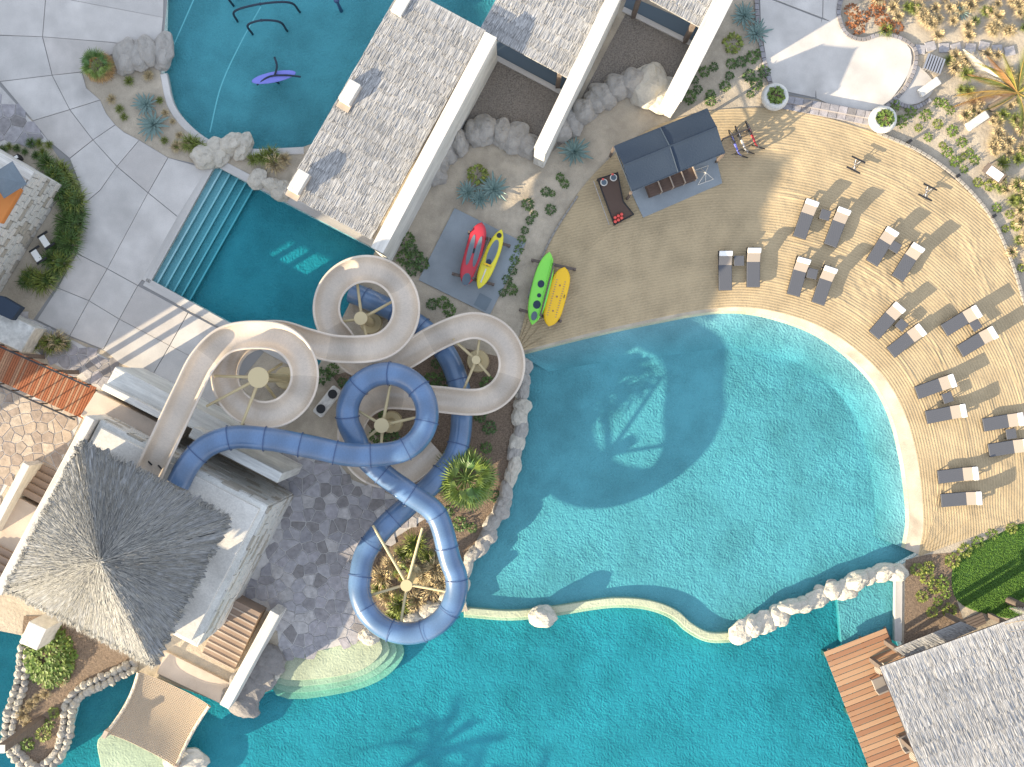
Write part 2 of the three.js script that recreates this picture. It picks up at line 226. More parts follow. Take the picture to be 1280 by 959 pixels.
// deck of concrete slabs
{
  const deck = struct('pool_deck', sheetGeo([[-60, -60], [215, -60], [200, 92], [208, 132], [230, 160], [258, 182], [268, 207], [187, 352], [330, 440], [280, 500], [40, 402], [110, 300], [104, 240], [40, 150], [-60, 60]], 0.006), M.joint);
  struct('planting_bed', sheetGeo([[103, 90], [125, 70], [198, 72], [200, 94], [209, 133], [232, 161], [260, 184], [246, 205], [210, 197], [174, 175], [155, 165], [144, 156], [133, 142], [125, 125], [108, 110]], 0.012), M.ground);
  const S = [[[-60, -60], [57, -60], [57, -5], [53, 46], [0, 44], [-60, 41]], [[-60, 41], [0, 44], [53, 46], [65, 94], [0, 102], [-60, 50]], [[0, 102], [65, 94], [87, 137], [41, 151]], [[41, 151], [87, 137], [116, 175], [87, 198], [60, 176]], [[87, 198], [116, 175], [146, 208], [125, 238], [104, 255], [100, 232]],
    [[90, -60], [206, -60], [204, 22], [88, 0]], [[57, -60], [90, -60], [88, 0], [204, 22], [200, 62], [140, 53], [53, 46], [57, -5]], [[53, 46], [140, 53], [170, 58], [110, 78], [102, 90], [65, 94]], [[65, 94], [102, 90], [108, 110], [125, 125], [87, 137]], [[87, 137], [125, 125], [133, 142], [144, 156], [116, 175]], [[116, 175], [144, 156], [155, 165], [174, 175], [146, 208]], [[146, 208], [174, 175], [210, 197], [185, 241]],
    [[210, 197], [245, 207], [262, 206], [222, 271], [185, 241]], [[146, 208], [185, 241], [134, 336], [96, 317], [105, 265], [104, 255], [125, 238]], [[185, 241], [222, 271], [176, 352], [172, 357], [134, 336]], [[96, 317], [134, 336], [111, 376], [72, 360], [88, 330]], [[134, 336], [172, 357], [149, 399], [111, 376]], [[72, 360], [111, 376], [87, 420], [46, 400]], [[111, 376], [149, 399], [129, 437], [87, 420]],
    [[172, 357], [235, 391], [212, 432], [149, 399]], [[235, 391], [318, 435], [285, 470], [212, 432]], [[129, 437], [149, 399], [212, 432], [190, 470], [150, 455]], [[212, 432], [285, 470], [268, 505], [190, 470]]];
  S.forEach((s, i) => part(deck, 'slab', slabGeo(inset(s, 0.5), 0.008, 0.05 + 0.004 * rnd(), 0.006), [M.concrete, M.concrete2, M.concrete, M.concrete3][i % 4]));
}
// crazy paving: irregular stones set in mortar
function paving(name, poly, d, mats, y = 0.012, lift = 0.035, grout = M.grout) {
  const base = struct(name, sheetGeo(poly, y), grout), xs = poly.map((p) => p[0]), ys = poly.map((p) => p[1]), seeds = [];
  for (let y0 = Math.min(...ys) - d; y0 < Math.max(...ys) + d; y0 += d) for (let x0 = Math.min(...xs) - d; x0 < Math.max(...xs) + d; x0 += d) seeds.push([x0 + rr(-0.45, 0.45) * d, y0 + rr(-0.45, 0.45) * d]);
  for (const s of seeds) {
    if (!inside(s, poly)) continue;
    let c = [[s[0] - d * 1.2, s[1] - d * 1.2], [s[0] + d * 1.2, s[1] - d * 1.2], [s[0] + d * 1.2, s[1] + d * 1.2], [s[0] - d * 1.2, s[1] + d * 1.2]];
    for (const q of seeds) {
      const dx = q[0] - s[0], dy = q[1] - s[1], l2 = dx * dx + dy * dy; if (!l2 || l2 > 9 * d * d) continue;
      const f = (p) => (p[0] - s[0]) * dx + (p[1] - s[1]) * dy - l2 / 2 + 0.55 * Math.sqrt(l2), out = [];
      for (let i = 0; i < c.length; i++) { const a = c[i], b = c[(i + 1) % c.length], fa = f(a), fb = f(b); if (fa <= 0) out.push(a); if (fa * fb < 0) { const t = fa / (fa - fb); out.push([a[0] + (b[0] - a[0]) * t, a[1] + (b[1] - a[1]) * t]); } }
      c = out; if (c.length < 3) break;
    }
    if (c.length < 3) continue;
    part(base, 'flagstone', slabGeo(c, y + 0.002, y + lift * rr(0.7, 1.1), 0.008), pick(mats));
  }
}
const flag = [[0.34, 0.325, 0.34], [0.42, 0.40, 0.41], [0.32, 0.30, 0.305], [0.50, 0.47, 0.455], [0.41, 0.385, 0.40], [0.27, 0.25, 0.245]].map((c) => mat(rgb(...c), { map: T.stone, bumpMap: T.stoneB, bumpScale: 0.01 }));
const flagWarm = [[0.50, 0.40, 0.31], [0.44, 0.36, 0.29], [0.54, 0.45, 0.36], [0.40, 0.32, 0.26]].map((c) => mat(rgb(...c), { map: T.stone, bumpMap: T.stoneB, bumpScale: 0.01 }));
paving('flagstone_court', [[300, 555], [420, 575], [440, 600], [545, 640], [450, 700], [440, 760], [470, 795], [350, 826], [345, 770], [300, 745], [366, 622]], 14.5, flag);
paving('flagstone_terrace', [[-30, 470], [0, 475], [104, 520], [60, 610], [20, 590], [-30, 670]], 13, flagWarm);
paving('flagstone_path', [[-40, 70], [2, 110], [40, 152], [62, 178], [0, 182], [-40, 180]], 17, flag);
paving('flagstone_path', [[22, 392], [46, 402], [130, 446], [150, 458], [125, 488], [60, 450], [20, 425]], 12, flag);
// plaza in the north-east
{
  const P = smooth([[948, -30], [951, 30], [958, 75], [967, 112], [1020, 124], [1096, 139], [1110, 128], [1128, 108], [1140, 82], [1139, 60], [1124, 46], [1100, 41], [1075, 47], [1058, 38], [1050, 20], [1058, -30]], 3, true);
  const base = struct('plaza', sheetGeo(P, 0.008), M.joint);
  part(base, 'slab', slabGeo([[948, -30], [1029, -30], [1028, 22], [950, -8]], 0.01, 0.05, 0.005), M.concrete);
  part(base, 'slab', slabGeo([[950, -6], [1027, 24], [1019, 122], [968, 111], [958, 75], [951, 30]], 0.01, 0.052, 0.005), M.concrete);
  part(base, 'slab', slabGeo([[1030, -30], [1057, -30], [1051, 18], [1057, 36], [1050, 33], [1029, 22]], 0.01, 0.05, 0.005), M.concrete);
  part(base, 'slab', slabGeo(smooth([[1028, 24], [1057, 38], [1075, 47], [1100, 42], [1123, 47], [1138, 61], [1139, 82], [1127, 107], [1096, 138], [1021, 123]], 2, true), 0.01, 0.051, 0.005), M.concrete);
  const lobe = struct('plaza_landing', slabGeo(smooth([[1141, 80], [1162, 95], [1168, 108], [1160, 122], [1140, 131], [1116, 124], [1130, 108]], 3, true), 0, 0.045, 0.005), M.concrete3);
  const kerb = (pts, name) => { const l = resample(pts, Math.round(pts.length * 4)), k = struct(name, sheetGeo([[0, 0], [0.1, 0], [0, 0.1]], -0.2), M.joint); for (let i = 0; i < l.length - 1; i++) { const a = at(...l[i]), b = at(...l[i + 1]), L = a.distanceTo(b); part(k, 'kerb_stone', box(L * 0.93, 0.16, 0.2, 0, 0.05, 0, 0.02), pick([flag[0], flag[2], flag[5]]), a.clone().add(b).multiplyScalar(0.5), -Math.atan2(b.z - a.z, b.x - a.x)); } };
  kerb([[1052, -10], [1048, 20], [1057, 42], [1076, 50], [1100, 44], [1126, 49], [1143, 62], [1143, 84], [1131, 110], [1108, 134]], 'stone_kerb');
  kerb([[1118, 128], [1142, 135], [1163, 125]], 'stone_kerb'); kerb([[945, -10], [948, 40], [956, 80], [964, 110]], 'stone_kerb');
  [[0, 0.34], [8, 0.17]].forEach(([o, y]) => { const s = struct('slate_step', slabGeo([[972 - o * 0.3, 117 + o], [1094 - o * 0.3, 140 + o], [1092 - o * 0.3, 149 + o], [970 - o * 0.3, 126 + o]], 0, y - 0.1, 0.01), flag[2]); for (let i = 0; i < 11; i++) { const t = i / 11, x = 972 - o * 0.3 + 122 * t, yy = 117 + o + 23 * t; part(s, 'slate_tile', slabGeo(inset([[x, yy], [x + 11, yy + 2.1], [x + 9, yy + 11], [x - 2, yy + 9]], 0.5), y - 0.098, y - 0.075 + 0.006 * rnd(), 0.004), pick([flag[0], flag[2], flag[5], flag[4]])); } });
}
// gravel courts, channels and lawn
struct('gravel_court', sheetGeo([[555, 190], [625, 62], [712, 108], [672, 190], [600, 175]], 0.012), M.gravel);
struct('gravel_court', sheetGeo([[712, 150], [785, 12], [868, 56], [835, 125], [780, 105]], 0.012), M.gravel);
struct('gravel_court', sheetGeo([[690, 190], [712, 150], [780, 105], [740, 150]], 0.008), M.gravel);
for (const [a, b, c, d] of [[[622, 48], [711, 97], [703, 112], [616, 66]], [[785, -6], [877, 34], [868, 52], [780, 8]]]) { struct('channel_panel', slabGeo([a, b, c, d], 0, 0.04), M.slate); struct('channel_coping', wallGeo([c[0] - 1, c[1] + 3], [d[0] - 1, d[1] + 3], 0.14, 0.24, 0, 0.02), M.coping); }
const lawn = struct('lawn', sheetGeo(smooth([[1190, 716], [1202, 692], [1240, 672], [1300, 648], [1320, 700], [1310, 770], [1235, 768], [1196, 750]], 4, true), 0.01), M.lawn);
struct('planting_bed', sheetGeo([[1132, 700], [1160, 693], [1200, 690], [1190, 716], [1196, 750], [1205, 778], [1130, 806]], 0.006), M.soil);
struct('planting_bed', sheetGeo([[30, 770], [150, 770], [165, 836], [103, 862], [86, 890], [72, 940], [45, 962], [14, 928], [10, 892], [22, 850]], 0.03), M.soil);
struct('planting_bed', sheetGeo([[415, 470], [560, 430], [640, 450], [645, 520], [630, 610], [585, 695], [570, 750], [470, 780], [455, 700], [540, 640]], 0.006), M.soil);

// ---------------------------------------------------------------- rocks
const boulders = [0, 1, 2, 3, 4].map((k) => {
  const g = new THREE.IcosahedronGeometry(1, 5), p = g.attributes.position, v = V(0, 0, 0);
  for (let i = 0; i < p.count; i++) { v.fromBufferAttribute(p, i).normalize(); const n = 0.2 * noise.noise(v.x * 1.4 + k * 7, v.y * 1.4, v.z * 1.4) + 0.09 * noise.noise(v.x * 3.2 + k * 3, v.y * 3.2, v.z * 3.2) + 0.04 * noise.noise(v.x * 8, v.y * 8 + k, v.z * 8); v.multiplyScalar(1 + n); p.setXYZ(i, v.x, v.y, v.z); }
  g.computeVertexNormals(); return g;
});
const pebbles = [0, 1, 2].map((k) => { const g = new THREE.IcosahedronGeometry(1, 2), p = g.attributes.position, v = V(0, 0, 0); for (let i = 0; i < p.count; i++) { v.fromBufferAttribute(p, i).normalize(); v.multiplyScalar(1 + 0.3 * noise.noise(v.x * 1.8 + k * 5, v.y * 1.8, v.z * 1.8)); p.setXYZ(i, v.x, v.y, v.z); } g.computeVertexNormals(); return g; });
function rockWall(name, label, path, n, across, h, m, group, jitter = 0.25) {
  const l = resample(path, n), o = thing(name, label, 'rocks', V(0, 0, 0), 0, group);
  for (let i = 0; i < n; i++) {
    const a = at(...l[i]), b = at(...l[i + 1]), L = a.distanceTo(b), r = part(o, 'boulder', pick(boulders), m.length ? pick(m) : m, a.clone().add(b).multiplyScalar(0.5).setY(h * 0.12));
    r.scale.set(L * 0.82 * rr(0.8, 1.3), h * rr(0.5, 0.95), across * 0.5 * rr(1 - jitter, 1 + jitter)); r.rotation.y = -Math.atan2(b.z - a.z, b.x - a.x) + rr(-0.3, 0.3); r.position.add(V(rr(-0.12, 0.12), 0, rr(-0.12, 0.12)));
    if (rnd() < 0.7) { const q = part(o, 'boulder', pick(boulders), pick([M.rock, M.rockPale, m.length ? m[0] : m]), a.clone().add(V(rr(-0.3, 0.3), 0.03, rr(-0.3, 0.3)).multiplyScalar(across))); q.scale.set(rr(0.15, 0.34) * across, rr(0.2, 0.4) * h, rr(0.15, 0.3) * across); q.rotation.y = rr(0, 6); }
  }
  return o;
}
rockWall('rock_wall', 'grey moulded rock wall curving between the gravel court and the agave bed', [[538, 228], [548, 200], [572, 178], [605, 162], [640, 170], [668, 186]], 9, 1.5, 0.85, M.rock);
rockWall('rock_wall', 'grey moulded rock wall ending in a pale rock beside the white wall', [[692, 168], [715, 148], [745, 128], [780, 104], [815, 100]], 8, 1.35, 0.9, M.rock);
rockWall('rock_outcrop', 'large pale rock against the end of the white wall by the hut', [[800, 104], [826, 118], [838, 132]], 2, 1.9, 1.0, M.rockPale);
rockWall('rock_wall', 'long wall of pale boulders parting the two pools by the wooden deck', [[918, 792], [950, 778], [1000, 757], [1050, 736], [1100, 718], [1130, 712]], 13, 0.95, 0.75, M.rockPale);
rockWall('rock_wall', 'grey rock edging between the fan palm bed and the turquoise pool', [[655, 452], [652, 490], [648, 540], [640, 590], [624, 640], [602, 680], [588, 700]], 17, 0.75, 0.5, [M.rock, M.rock, M.rockPale]);
rockWall('rock_wall', 'short rock edging below the lower blue slide loop', [[585, 705], [566, 745], [530, 765], [490, 785]], 7, 0.7, 0.45, M.rockPale);
rockWall('boulder_group', 'grey boulders at the pool rim beside the small fan palm', [[150, 72], [172, 70], [196, 62], [212, 66]], 4, 1.6, 0.7, M.rock);
rockWall('boulder_group', 'tan boulders between the splash pool and the stepped pool', [[248, 196], [275, 192], [300, 180], [312, 190]], 4, 1.2, 0.75, M.rockPale);
rockWall('boulder_group', 'low tan boulders under the eave corner beside the stepped pool', [[318, 222], [345, 236], [362, 240]], 3, 0.9, 0.5, M.rockPale);
rockWall('rock_outcrop', 'rough dark rock at the foot of the tower stairs', [[345, 812], [325, 838], [305, 862], [294, 886]], 4, 1.7, 0.55, M.rockDark);
{ const o = thing('boulder', 'single pale round boulder on the submerged ledge', 'rock', at(678, 771)); const r = part(o, 'stone', boulders[2], M.rockPale); r.scale.set(0.68, 0.6, 0.55); }
{ const o = thing('boulder', 'pale boulder beside the steps under the lower blue loop', 'rock', at(462, 795)); const r = part(o, 'stone', boulders[1], M.rockPale); r.scale.set(0.5, 0.45, 0.45); }
{ const o = thing('boulder', 'tan rock at the far end of the rope net bridge', 'rock', at(232, 950, 0)); const r = part(o, 'stone', boulders[3], M.rockPale); r.scale.set(1.1, 0.5, 0.6); }
{ // planter island wall of rounded stones
  const o = thing('stone_planter_wall', 'low wall of rounded pale stones round the planter below the thatched tower', 'wall');
  const line = resample([[38, 795], [32, 812], [28, 850], [16, 890], [12, 925], [28, 950], [48, 962], [72, 945], [84, 912], [88, 882], [102, 864], [135, 848], [168, 832]], 46);
  for (let i = 0; i < line.length; i++) for (const s of [-1, 1]) { const a = at(...line[i]), b = at(...line[Math.min(line.length - 1, i + 1)]), t = Math.atan2(b.z - a.z, b.x - a.x); const r = part(o, 'stone', pick(pebbles), pick([M.rockPale, M.rockPale, M.rock]), a.add(V(-Math.sin(t) * s * 0.17, 0.1, Math.cos(t) * s * 0.17)), rr(0, 6)); r.scale.set(rr(0.17, 0.27), rr(0.2, 0.34), rr(0.15, 0.22)); }
}
// ---------------------------------------------------------------- thatched roofs over the north buildings and the deck bar
function thatchRoof(o, A, B, C, D, courses, drop, colW = 0.042) {       // A,B low edge, D,C high edge
  const W = A.distanceTo(B), n = Math.round(W / colW), P = (s, t, y) => A.clone().lerp(B, s).lerp(D.clone().lerp(C, s), t).add(V(0, y, 0));
  for (let c = 0; c < courses; c++) {
    const pos = [], col = [], uv = [], q = (a, b, d, e, k, u0) => { for (const [p, w] of [[a, [u0, 0]], [b, [u0 + 0.06, 0]], [d, [u0 + 0.06, 0.8]], [a, [u0, 0]], [d, [u0 + 0.06, 0.8]], [e, [u0, 0.8]]]) { pos.push(p.x, p.y, p.z); col.push(k, k, k * 1.01); uv.push(w[0], w[1]); } };
    const ct = rr(0.88, 1.06);
    for (let j = 0; j < n; j++) {
      const s0 = j / n, s1 = (j + 0.97) / n, lo = (c - 0.1 - 0.4 * rnd()) / courses, hi = (c + 1.12) / courses, th = drop * rr(0.35, 0.85), k = ct * rr(0.8, 1.12), u0 = rnd() * 3;
      const a = P(s0, Math.max(-0.015, lo), th), b = P(s1, Math.max(-0.015, lo), th), d = P(s1, Math.min(1, hi), 0.012), e = P(s0, Math.min(1, hi), 0.012);
      q(a, b, d, e, k, u0); q(P(s0, Math.max(-0.015, lo), -0.05), P(s1, Math.max(-0.015, lo), -0.05), b, a, k * 0.9, u0);
    }
    const g = new THREE.BufferGeometry(); g.setAttribute('position', new THREE.Float32BufferAttribute(pos, 3)); g.setAttribute('color', new THREE.Float32BufferAttribute(col, 3)); g.setAttribute('uv', new THREE.Float32BufferAttribute(uv, 2)); g.computeVertexNormals();
    const m = part(o, 'thatch_course', g, M.thatch); m.material.side = THREE.DoubleSide;
  }
  const under = new THREE.BufferGeometry(), f = [A, B, C, A, C, D].flatMap((p) => [p.x, p.y - 0.12, p.z]); under.setAttribute('position', new THREE.Float32BufferAttribute(f, 3)); under.computeVertexNormals();
  const u = part(o, 'roof_board', under, M.timber); u.material.side = THREE.DoubleSide;
}
function postsUnder(o, pts, h) { for (const [x, y] of pts) { const p = at(x, y, h); part(o, 'post', box(0.2, h, 0.2, p.x, h / 2, p.z), M.timber); } }
{
  const b1 = thing('pool_bar', 'long grey thatched pool bar roof with three white roof hatches', 'building');
  thatchRoof(b1, at(357, 237, 3.3), at(466, 296, 3.3), at(607, 38, 3.9), at(503, -18, 3.9), 19, 0.1);
  postsUnder(b1, [[372, 232], [430, 135], [490, 30]], 3.1);
  for (const [x, y] of [[437, 115], [373, 227], [502, 4]]) { const p = at(x, y, 4.05), h = part(b1, 'roof_hatch', new RoundedBoxGeometry(0.55, 0.5, 1.05, 2, 0.03), M.whiteSmooth, p.setY(3.85), -0.53); part(h, 'flashing', box(0.62, 0.06, 1.3, 0, -0.2, 0.14), M.beige); }
  const b2 = thing('pool_cabana', 'grey thatched cabana roof between two white walls', 'building'); thatchRoof(b2, at(600, 36, 3.3), at(711, 96, 3.3), at(790, -50, 3.7), at(680, -110, 3.7), 11, 0.1); postsUnder(b2, [[612, 40], [700, 88]], 3.1);
  const b3 = thing('pool_cabana', 'grey thatched cabana roof beside the wide white wall at the planting', 'building'); thatchRoof(b3, at(790, -14, 3.3), at(877, 34, 3.3), at(930, -70, 3.7), at(840, -120, 3.7), 8, 0.1); postsUnder(b3, [[800, -5], [868, 28]], 3.1);
  const wall = (label, a, b, top, th) => { const w = thing('stone_wall', label, 'wall'); part(w, 'wall_body', wallGeo(a, b, top, th, 0, 0.04), M.white); const c = part(w, 'capping', wallGeo(a, b, top + 0.06, th + 0.06, top - 0.04, 0.02), M.whiteSmooth); return w; };
  wall('white stone wall along the edge of the long pool bar roof', [614, 43], [471, 313], 4.05, 0.55);
  wall('white stone wall between the two gravel courts', [775, -20], [675, 188], 3.9, 0.55);
  wall('wide white stone wall ending at the pale rock near the hut', [914, -20], [842, 122], 3.6, 0.75);
  // deck bar in the south-east
  const b4 = thing('deck_bar', 'grey thatched roof beside the red timber deck', 'building');
  thatchRoof(b4, at(1170, 1010, 3.3), at(1420, 915, 3.3), at(1352, 742, 3.7), at(1100, 834, 3.7), 11, 0.11);
  postsUnder(b4, [[1112, 842], [1150, 945], [1270, 785]], 3.1);
  const b5 = thing('lean_to_roof', 'small pale thatched lean-to beside the deck bar', 'roof'); thatchRoof(b5, at(1134, 823, 2.4), at(1222, 786, 2.4), at(1201, 777, 2.6), at(1117, 811, 2.6), 2, 0.06); postsUnder(b5, [[1124, 814], [1205, 780]], 2.3);
}
{ // timber deck
  const deck = thing('timber_deck', 'red brown timber deck standing over the lower pool', 'deck');
  const a = at(1030, 815, 0.3), u = at(1107, 785, 0.3).sub(a), w = u.length(); u.normalize(); const v = V(-u.z, 0, u.x), n = 27, pw = 0.26;
  for (let i = 0; i < n; i++) { const c = a.clone().addScaledVector(v, (i + 0.5) * pw); const ex = i * pw * 0.02, L = w + 1.4 + ex; part(deck, 'plank', box(L, 0.05, pw - 0.03, 0, 0, 0), pick([M.wood, M.wood2, M.wood3, M.wood]), c.addScaledVector(u, L / 2 - (i > 3 ? 0 : 0)), -Math.atan2(u.z, u.x)); if (i < 4) deck.children.at(-1).scale.x = w / L, deck.children.at(-1).position.copy(a).addScaledVector(v, (i + 0.5) * pw).addScaledVector(u, w / 2); }
  for (const k of [0.3, w * 0.6, w]) { const c = a.clone().addScaledVector(v, n * pw / 2).addScaledVector(u, k); part(deck, 'joist', box(0.12, 0.2, n * pw), M.timber, c.setY(0.15), -Math.atan2(u.z, u.x)); }
  for (const k of [0.4, 3.4, 6.4]) { const c = a.clone().addScaledVector(v, k).addScaledVector(u, 0.2); part(deck, 'pile', box(0.2, 1.8, 0.2), M.timber, c.setY(-0.62)); }
  const sd = thing('timber_landing', 'small brown timber landing at the corner of the lawn', 'deck'); for (let i = 0; i < 4; i++) part(sd, 'plank', slabGeo([[1202 + i * 1.5, 777 + i * 3.4], [1228 + i * 1.5, 766 + i * 3.4], [1229.2 + i * 1.5, 769 + i * 3.4], [1203.2 + i * 1.5, 780 + i * 3.4]], 0.02, 0.2), M.timber);
  const chair = (x, y, r, label) => { const c = thing('deck_chair', label, 'chair', at(x, y, 0.33).setY(0.33), r, 'cream chairs on the timber deck'); part(c, 'seat', new RoundedBoxGeometry(0.6, 0.12, 0.58, 2, 0.04).translate(0, 0.38, 0), M.cushion); part(c, 'backrest', new RoundedBoxGeometry(0.62, 0.42, 0.1, 2, 0.04).rotateX(-0.25).translate(0, 0.6, -0.3), M.cushion); for (const [sx, sz] of [[-1, -1], [1, -1], [-1, 1], [1, 1]]) part(c, 'leg', box(0.05, 0.36, 0.05, sx * 0.25, 0.17, sz * 0.24), M.timber); };
  chair(1096, 852, -2.75, 'cream deck chair nearest the pale lean-to'); chair(1129, 924, -2.75, 'cream deck chair farther from the lean-to, below the thatch eave');
  for (const [x, y, l] of [[1097, 833, 'round tan side table nearest the pale lean-to'], [1140, 941, 'round tan side table farther from the lean-to']]) { const t = thing('side_table', l, 'table', at(x, y, 0.33).setY(0.33), 0, 'round tables on the deck'); part(t, 'table_top', new THREE.CylinderGeometry(0.28, 0.28, 0.05, 24).translate(0, 0.45, 0), M.net); part(t, 'pedestal', new THREE.CylinderGeometry(0.06, 0.16, 0.43, 12).translate(0, 0.215, 0), M.timber); }
}
// ---------------------------------------------------------------- slide tower
const U = V(0.889, 0, 0.457), VV = V(-0.457, 0, 0.889), TURN = -Math.atan2(U.z, U.x);
const gp = (px, py) => at(px, py, 0);
{
  const t = thing('slide_tower', 'square stone slide tower with a shaggy grey palm thatch pyramid roof', 'tower');
  const N = gp(177, 521), E = gp(366, 618), S = gp(285, 775), Wc = gp(96, 678), cen = N.clone().add(S).multiplyScalar(0.5);
  const L1 = N.distanceTo(E), L2 = E.distanceTo(S);
  part(t, 'base_block', new RoundedBoxGeometry(L1, 5.9, L2, 1, 0.05), M.white, cen.clone().setY(2.95), TURN);
  const stoneG = new RoundedBoxGeometry(1, 1, 1, 1, 0.06);
  const clad = (A, B, h0, h1, rows, nrm) => { const d = B.clone().sub(A), L = d.length(); d.normalize(); const rh = (h1 - h0) / rows; for (let r = 0; r < rows; r++) { let x = rr(-0.5, 0); while (x < L) { const w = rr(0.5, 1.1), x0 = Math.max(0, x), x1 = Math.min(L, x + w); if (x1 - x0 > 0.08) { const s = part(t, 'stone', stoneG, pick([M.white, M.white, M.whiteSmooth, M.rockPale]), A.clone().addScaledVector(d, (x0 + x1) / 2).addScaledVector(nrm, 0.01 + 0.03 * rnd()).setY(h0 + (r + 0.5) * rh), -Math.atan2(d.z, d.x)); s.scale.set(x1 - x0 - 0.02, rh - 0.02, 0.09); } x += w; } } };
  clad(E, S, 0.02, 5.9, 14, U); clad(N, E, 0.02, 5.9, 14, VV.clone().negate());
  // parapets round the top
  const para = (a, b, h, th) => part(t, 'parapet', wallGeo(a, b, h, th, 5.85, 0.04), M.whiteSmooth);
  part(t, 'parapet', wallGeo([113, 522], [-4, 742], 6.4, 0.42, 0, 0.04), M.whiteSmooth);
  // platform under the roof with posts
  part(t, 'platform', new RoundedBoxGeometry(L1 * 0.94, 0.3, L2 * 0.94, 1, 0.03), M.whiteSmooth, cen.clone().setY(6.02), TURN);
  const rc = at(147, 692, 8.4).setY(0), half = 3.45;
  for (const i of [-1, 0, 1]) for (const j of [-1, 0, 1]) if (i || j) part(t, 'post', new THREE.CylinderGeometry(0.13, 0.15, 2.6, 10), M.timber, rc.clone().addScaledVector(U, i * half * 0.8).addScaledVector(VV, j * half * 0.8).setY(7.3));
  // thatch pyramid: four shaggy faces
  const apex = rc.clone().setY(10.5), cor = [[-1, -1], [1, -1], [1, 1], [-1, 1]].map(([i, j]) => rc.clone().addScaledVector(U, i * half).addScaledVector(VV, j * half).setY(8.4));
  for (const [i, j, a] of [[-0.82, 0, 1], [0, 0.82, 0]]) part(t, 'added_sun_block', box(a ? 0.25 : half * 1.7, 1.6, a ? half * 1.7 : 0.25), M.beige, rc.clone().addScaledVector(U, i * half).addScaledVector(VV, j * half).setY(6.95), TURN);  // unseen walls added below the eaves to keep sun off the platform
  const strandList = [];
  for (let f = 0; f < 4; f++) {
    const A = cor[f], B = cor[(f + 1) % 4], nu = 90, nv = 22, pos = [], uv = [], idx = [], out = A.clone().add(B).multiplyScalar(0.5).sub(rc).setY(0).normalize();
    for (let i = 0; i <= nu; i++) { const rag = rr(-0.05, 0.2) + 0.12 * noise.noise(i * 0.25, f * 9, 1), lift = 0.05 * rnd(); for (let j = 0; j <= nv; j++) { const s = j / nv, e = A.clone().lerp(B, i / nu), p = e.clone().lerp(apex, s).addScaledVector(out, (1 - s) * rag * (i > 0 && i < nu ? 1 : 0)); p.y += -(1 - s) * rag * 0.6 + Math.sin(Math.PI * s) * 0.12 + lift * (1 - s) + 0.05 * noise.noise(i * 0.35, s * 9, f * 5); pos.push(p.x, p.y, p.z); uv.push(i / nu * 7, s * 4); } }
    for (let i = 0; i < nu; i++) for (let j = 0; j < nv; j++) { const a = i * (nv + 1) + j, b = a + nv + 1; idx.push(a, b, a + 1, b, b + 1, a + 1); }
    const g = new THREE.BufferGeometry(); g.setAttribute('position', new THREE.Float32BufferAttribute(pos, 3)); g.setAttribute('uv', new THREE.Float32BufferAttribute(uv, 2)); g.setIndex(idx); g.computeVertexNormals();
    const mm = part(t, 'thatch_face', g, M.palapa); mm.material.side = THREE.DoubleSide;
    for (let k = 0; k < 2600; k++) { const s = Math.sqrt(rnd()), q = rnd(), low = 1 - s; const e = A.clone().lerp(B, q), p = e.clone().lerp(apex, low); p.y += Math.sin(Math.PI * low) * 0.12 + 0.04; const dir = e.clone().sub(apex).normalize().add(V(rr(-0.12, 0.12), rr(-0.02, 0.1), rr(-0.12, 0.12))).normalize(); strandList.push([p, dir, rr(0.25, 0.7)]); }
    for (let k = 0; k < 420; k++) { const e = A.clone().lerp(B, rnd()); e.addScaledVector(out, rr(-0.05, 0.12)); e.y += rr(-0.02, 0.06); strandList.push([e, out.clone().multiplyScalar(rr(0.5, 1)).add(V(rr(-0.4, 0.4), -rr(0.3, 0.9), rr(-0.4, 0.4))).normalize(), rr(0.25, 0.55)]); }
  }
  const inst = new THREE.InstancedMesh(new THREE.ConeGeometry(0.009, 1, 3), M.strand, strandList.length), mx = new THREE.Matrix4(), cc = new THREE.Color();
  strandList.forEach(([p, d, l], i) => { mx.compose(p, new THREE.Quaternion().setFromUnitVectors(V(0, 1, 0), d), V(rr(0.7, 1.6), l, rr(0.7, 1.6))); inst.setMatrixAt(i, mx); const k = rr(0.75, 1.12); inst.setColorAt(i, cc.setRGB(k, k * 0.98, k * 0.94)); });
  inst.name = 'thatch_strands'; inst.userData.kind = 'stuff'; t.add(inst);
  // landing and outer walls on the north side
  const l = thing('tower_landing', 'beige raised landing with pale stone parapets beside the slide starts', 'terrace');
  part(l, 'landing_block', slabGeo([[120, 489], [212, 536], [190, 566], [100, 520]], 0, 4.0, 0.03), M.beige);
  part(l, 'parapet', wallGeo([128, 483], [214, 527], 4.5, 0.3, 0, 0.03), M.whiteSmooth);
  part(l, 'stone_wall', wallGeo([138, 470], [300, 552], 4.1, 0.95, 0, 0.05), M.white);
  part(l, 'stone_wall', wallGeo([238, 540], [350, 598], 5.2, 0.5, 0, 0.05), M.white);
  // west stairs
  const st = thing('stone_stairs', 'brown stairs beside the long white parapet on the terrace side', 'stairs');
  for (let i = 0; i < 5; i++) { const p = gp(64 - i * 3.7, 590 + i * 7.2); part(st, 'step', box(1.9, 0.16 * (i + 1) + 0.02, 0.3), M.stair, p.setY(0.08 * (i + 1)), TURN); }
  part(st, 'landing', slabGeo([[22, 622], [58, 641], [20, 715], [-20, 695]], 0, 0.86, 0.02), M.beige);
  for (let i = 0; i < 5; i++) { const p = gp(22 - i * 3.7, 690 + i * 7.2); part(st, 'step', box(1.9, 0.16 * (i + 1) + 0.02, 0.3), M.stair, p.setY(0.86 + 0.08 * (i + 1)), TURN); }
  part(st, 'side_wall', wallGeo([33, 580], [-12, 665], 1.7, 0.35, 0, 0.03), M.whiteSmooth);
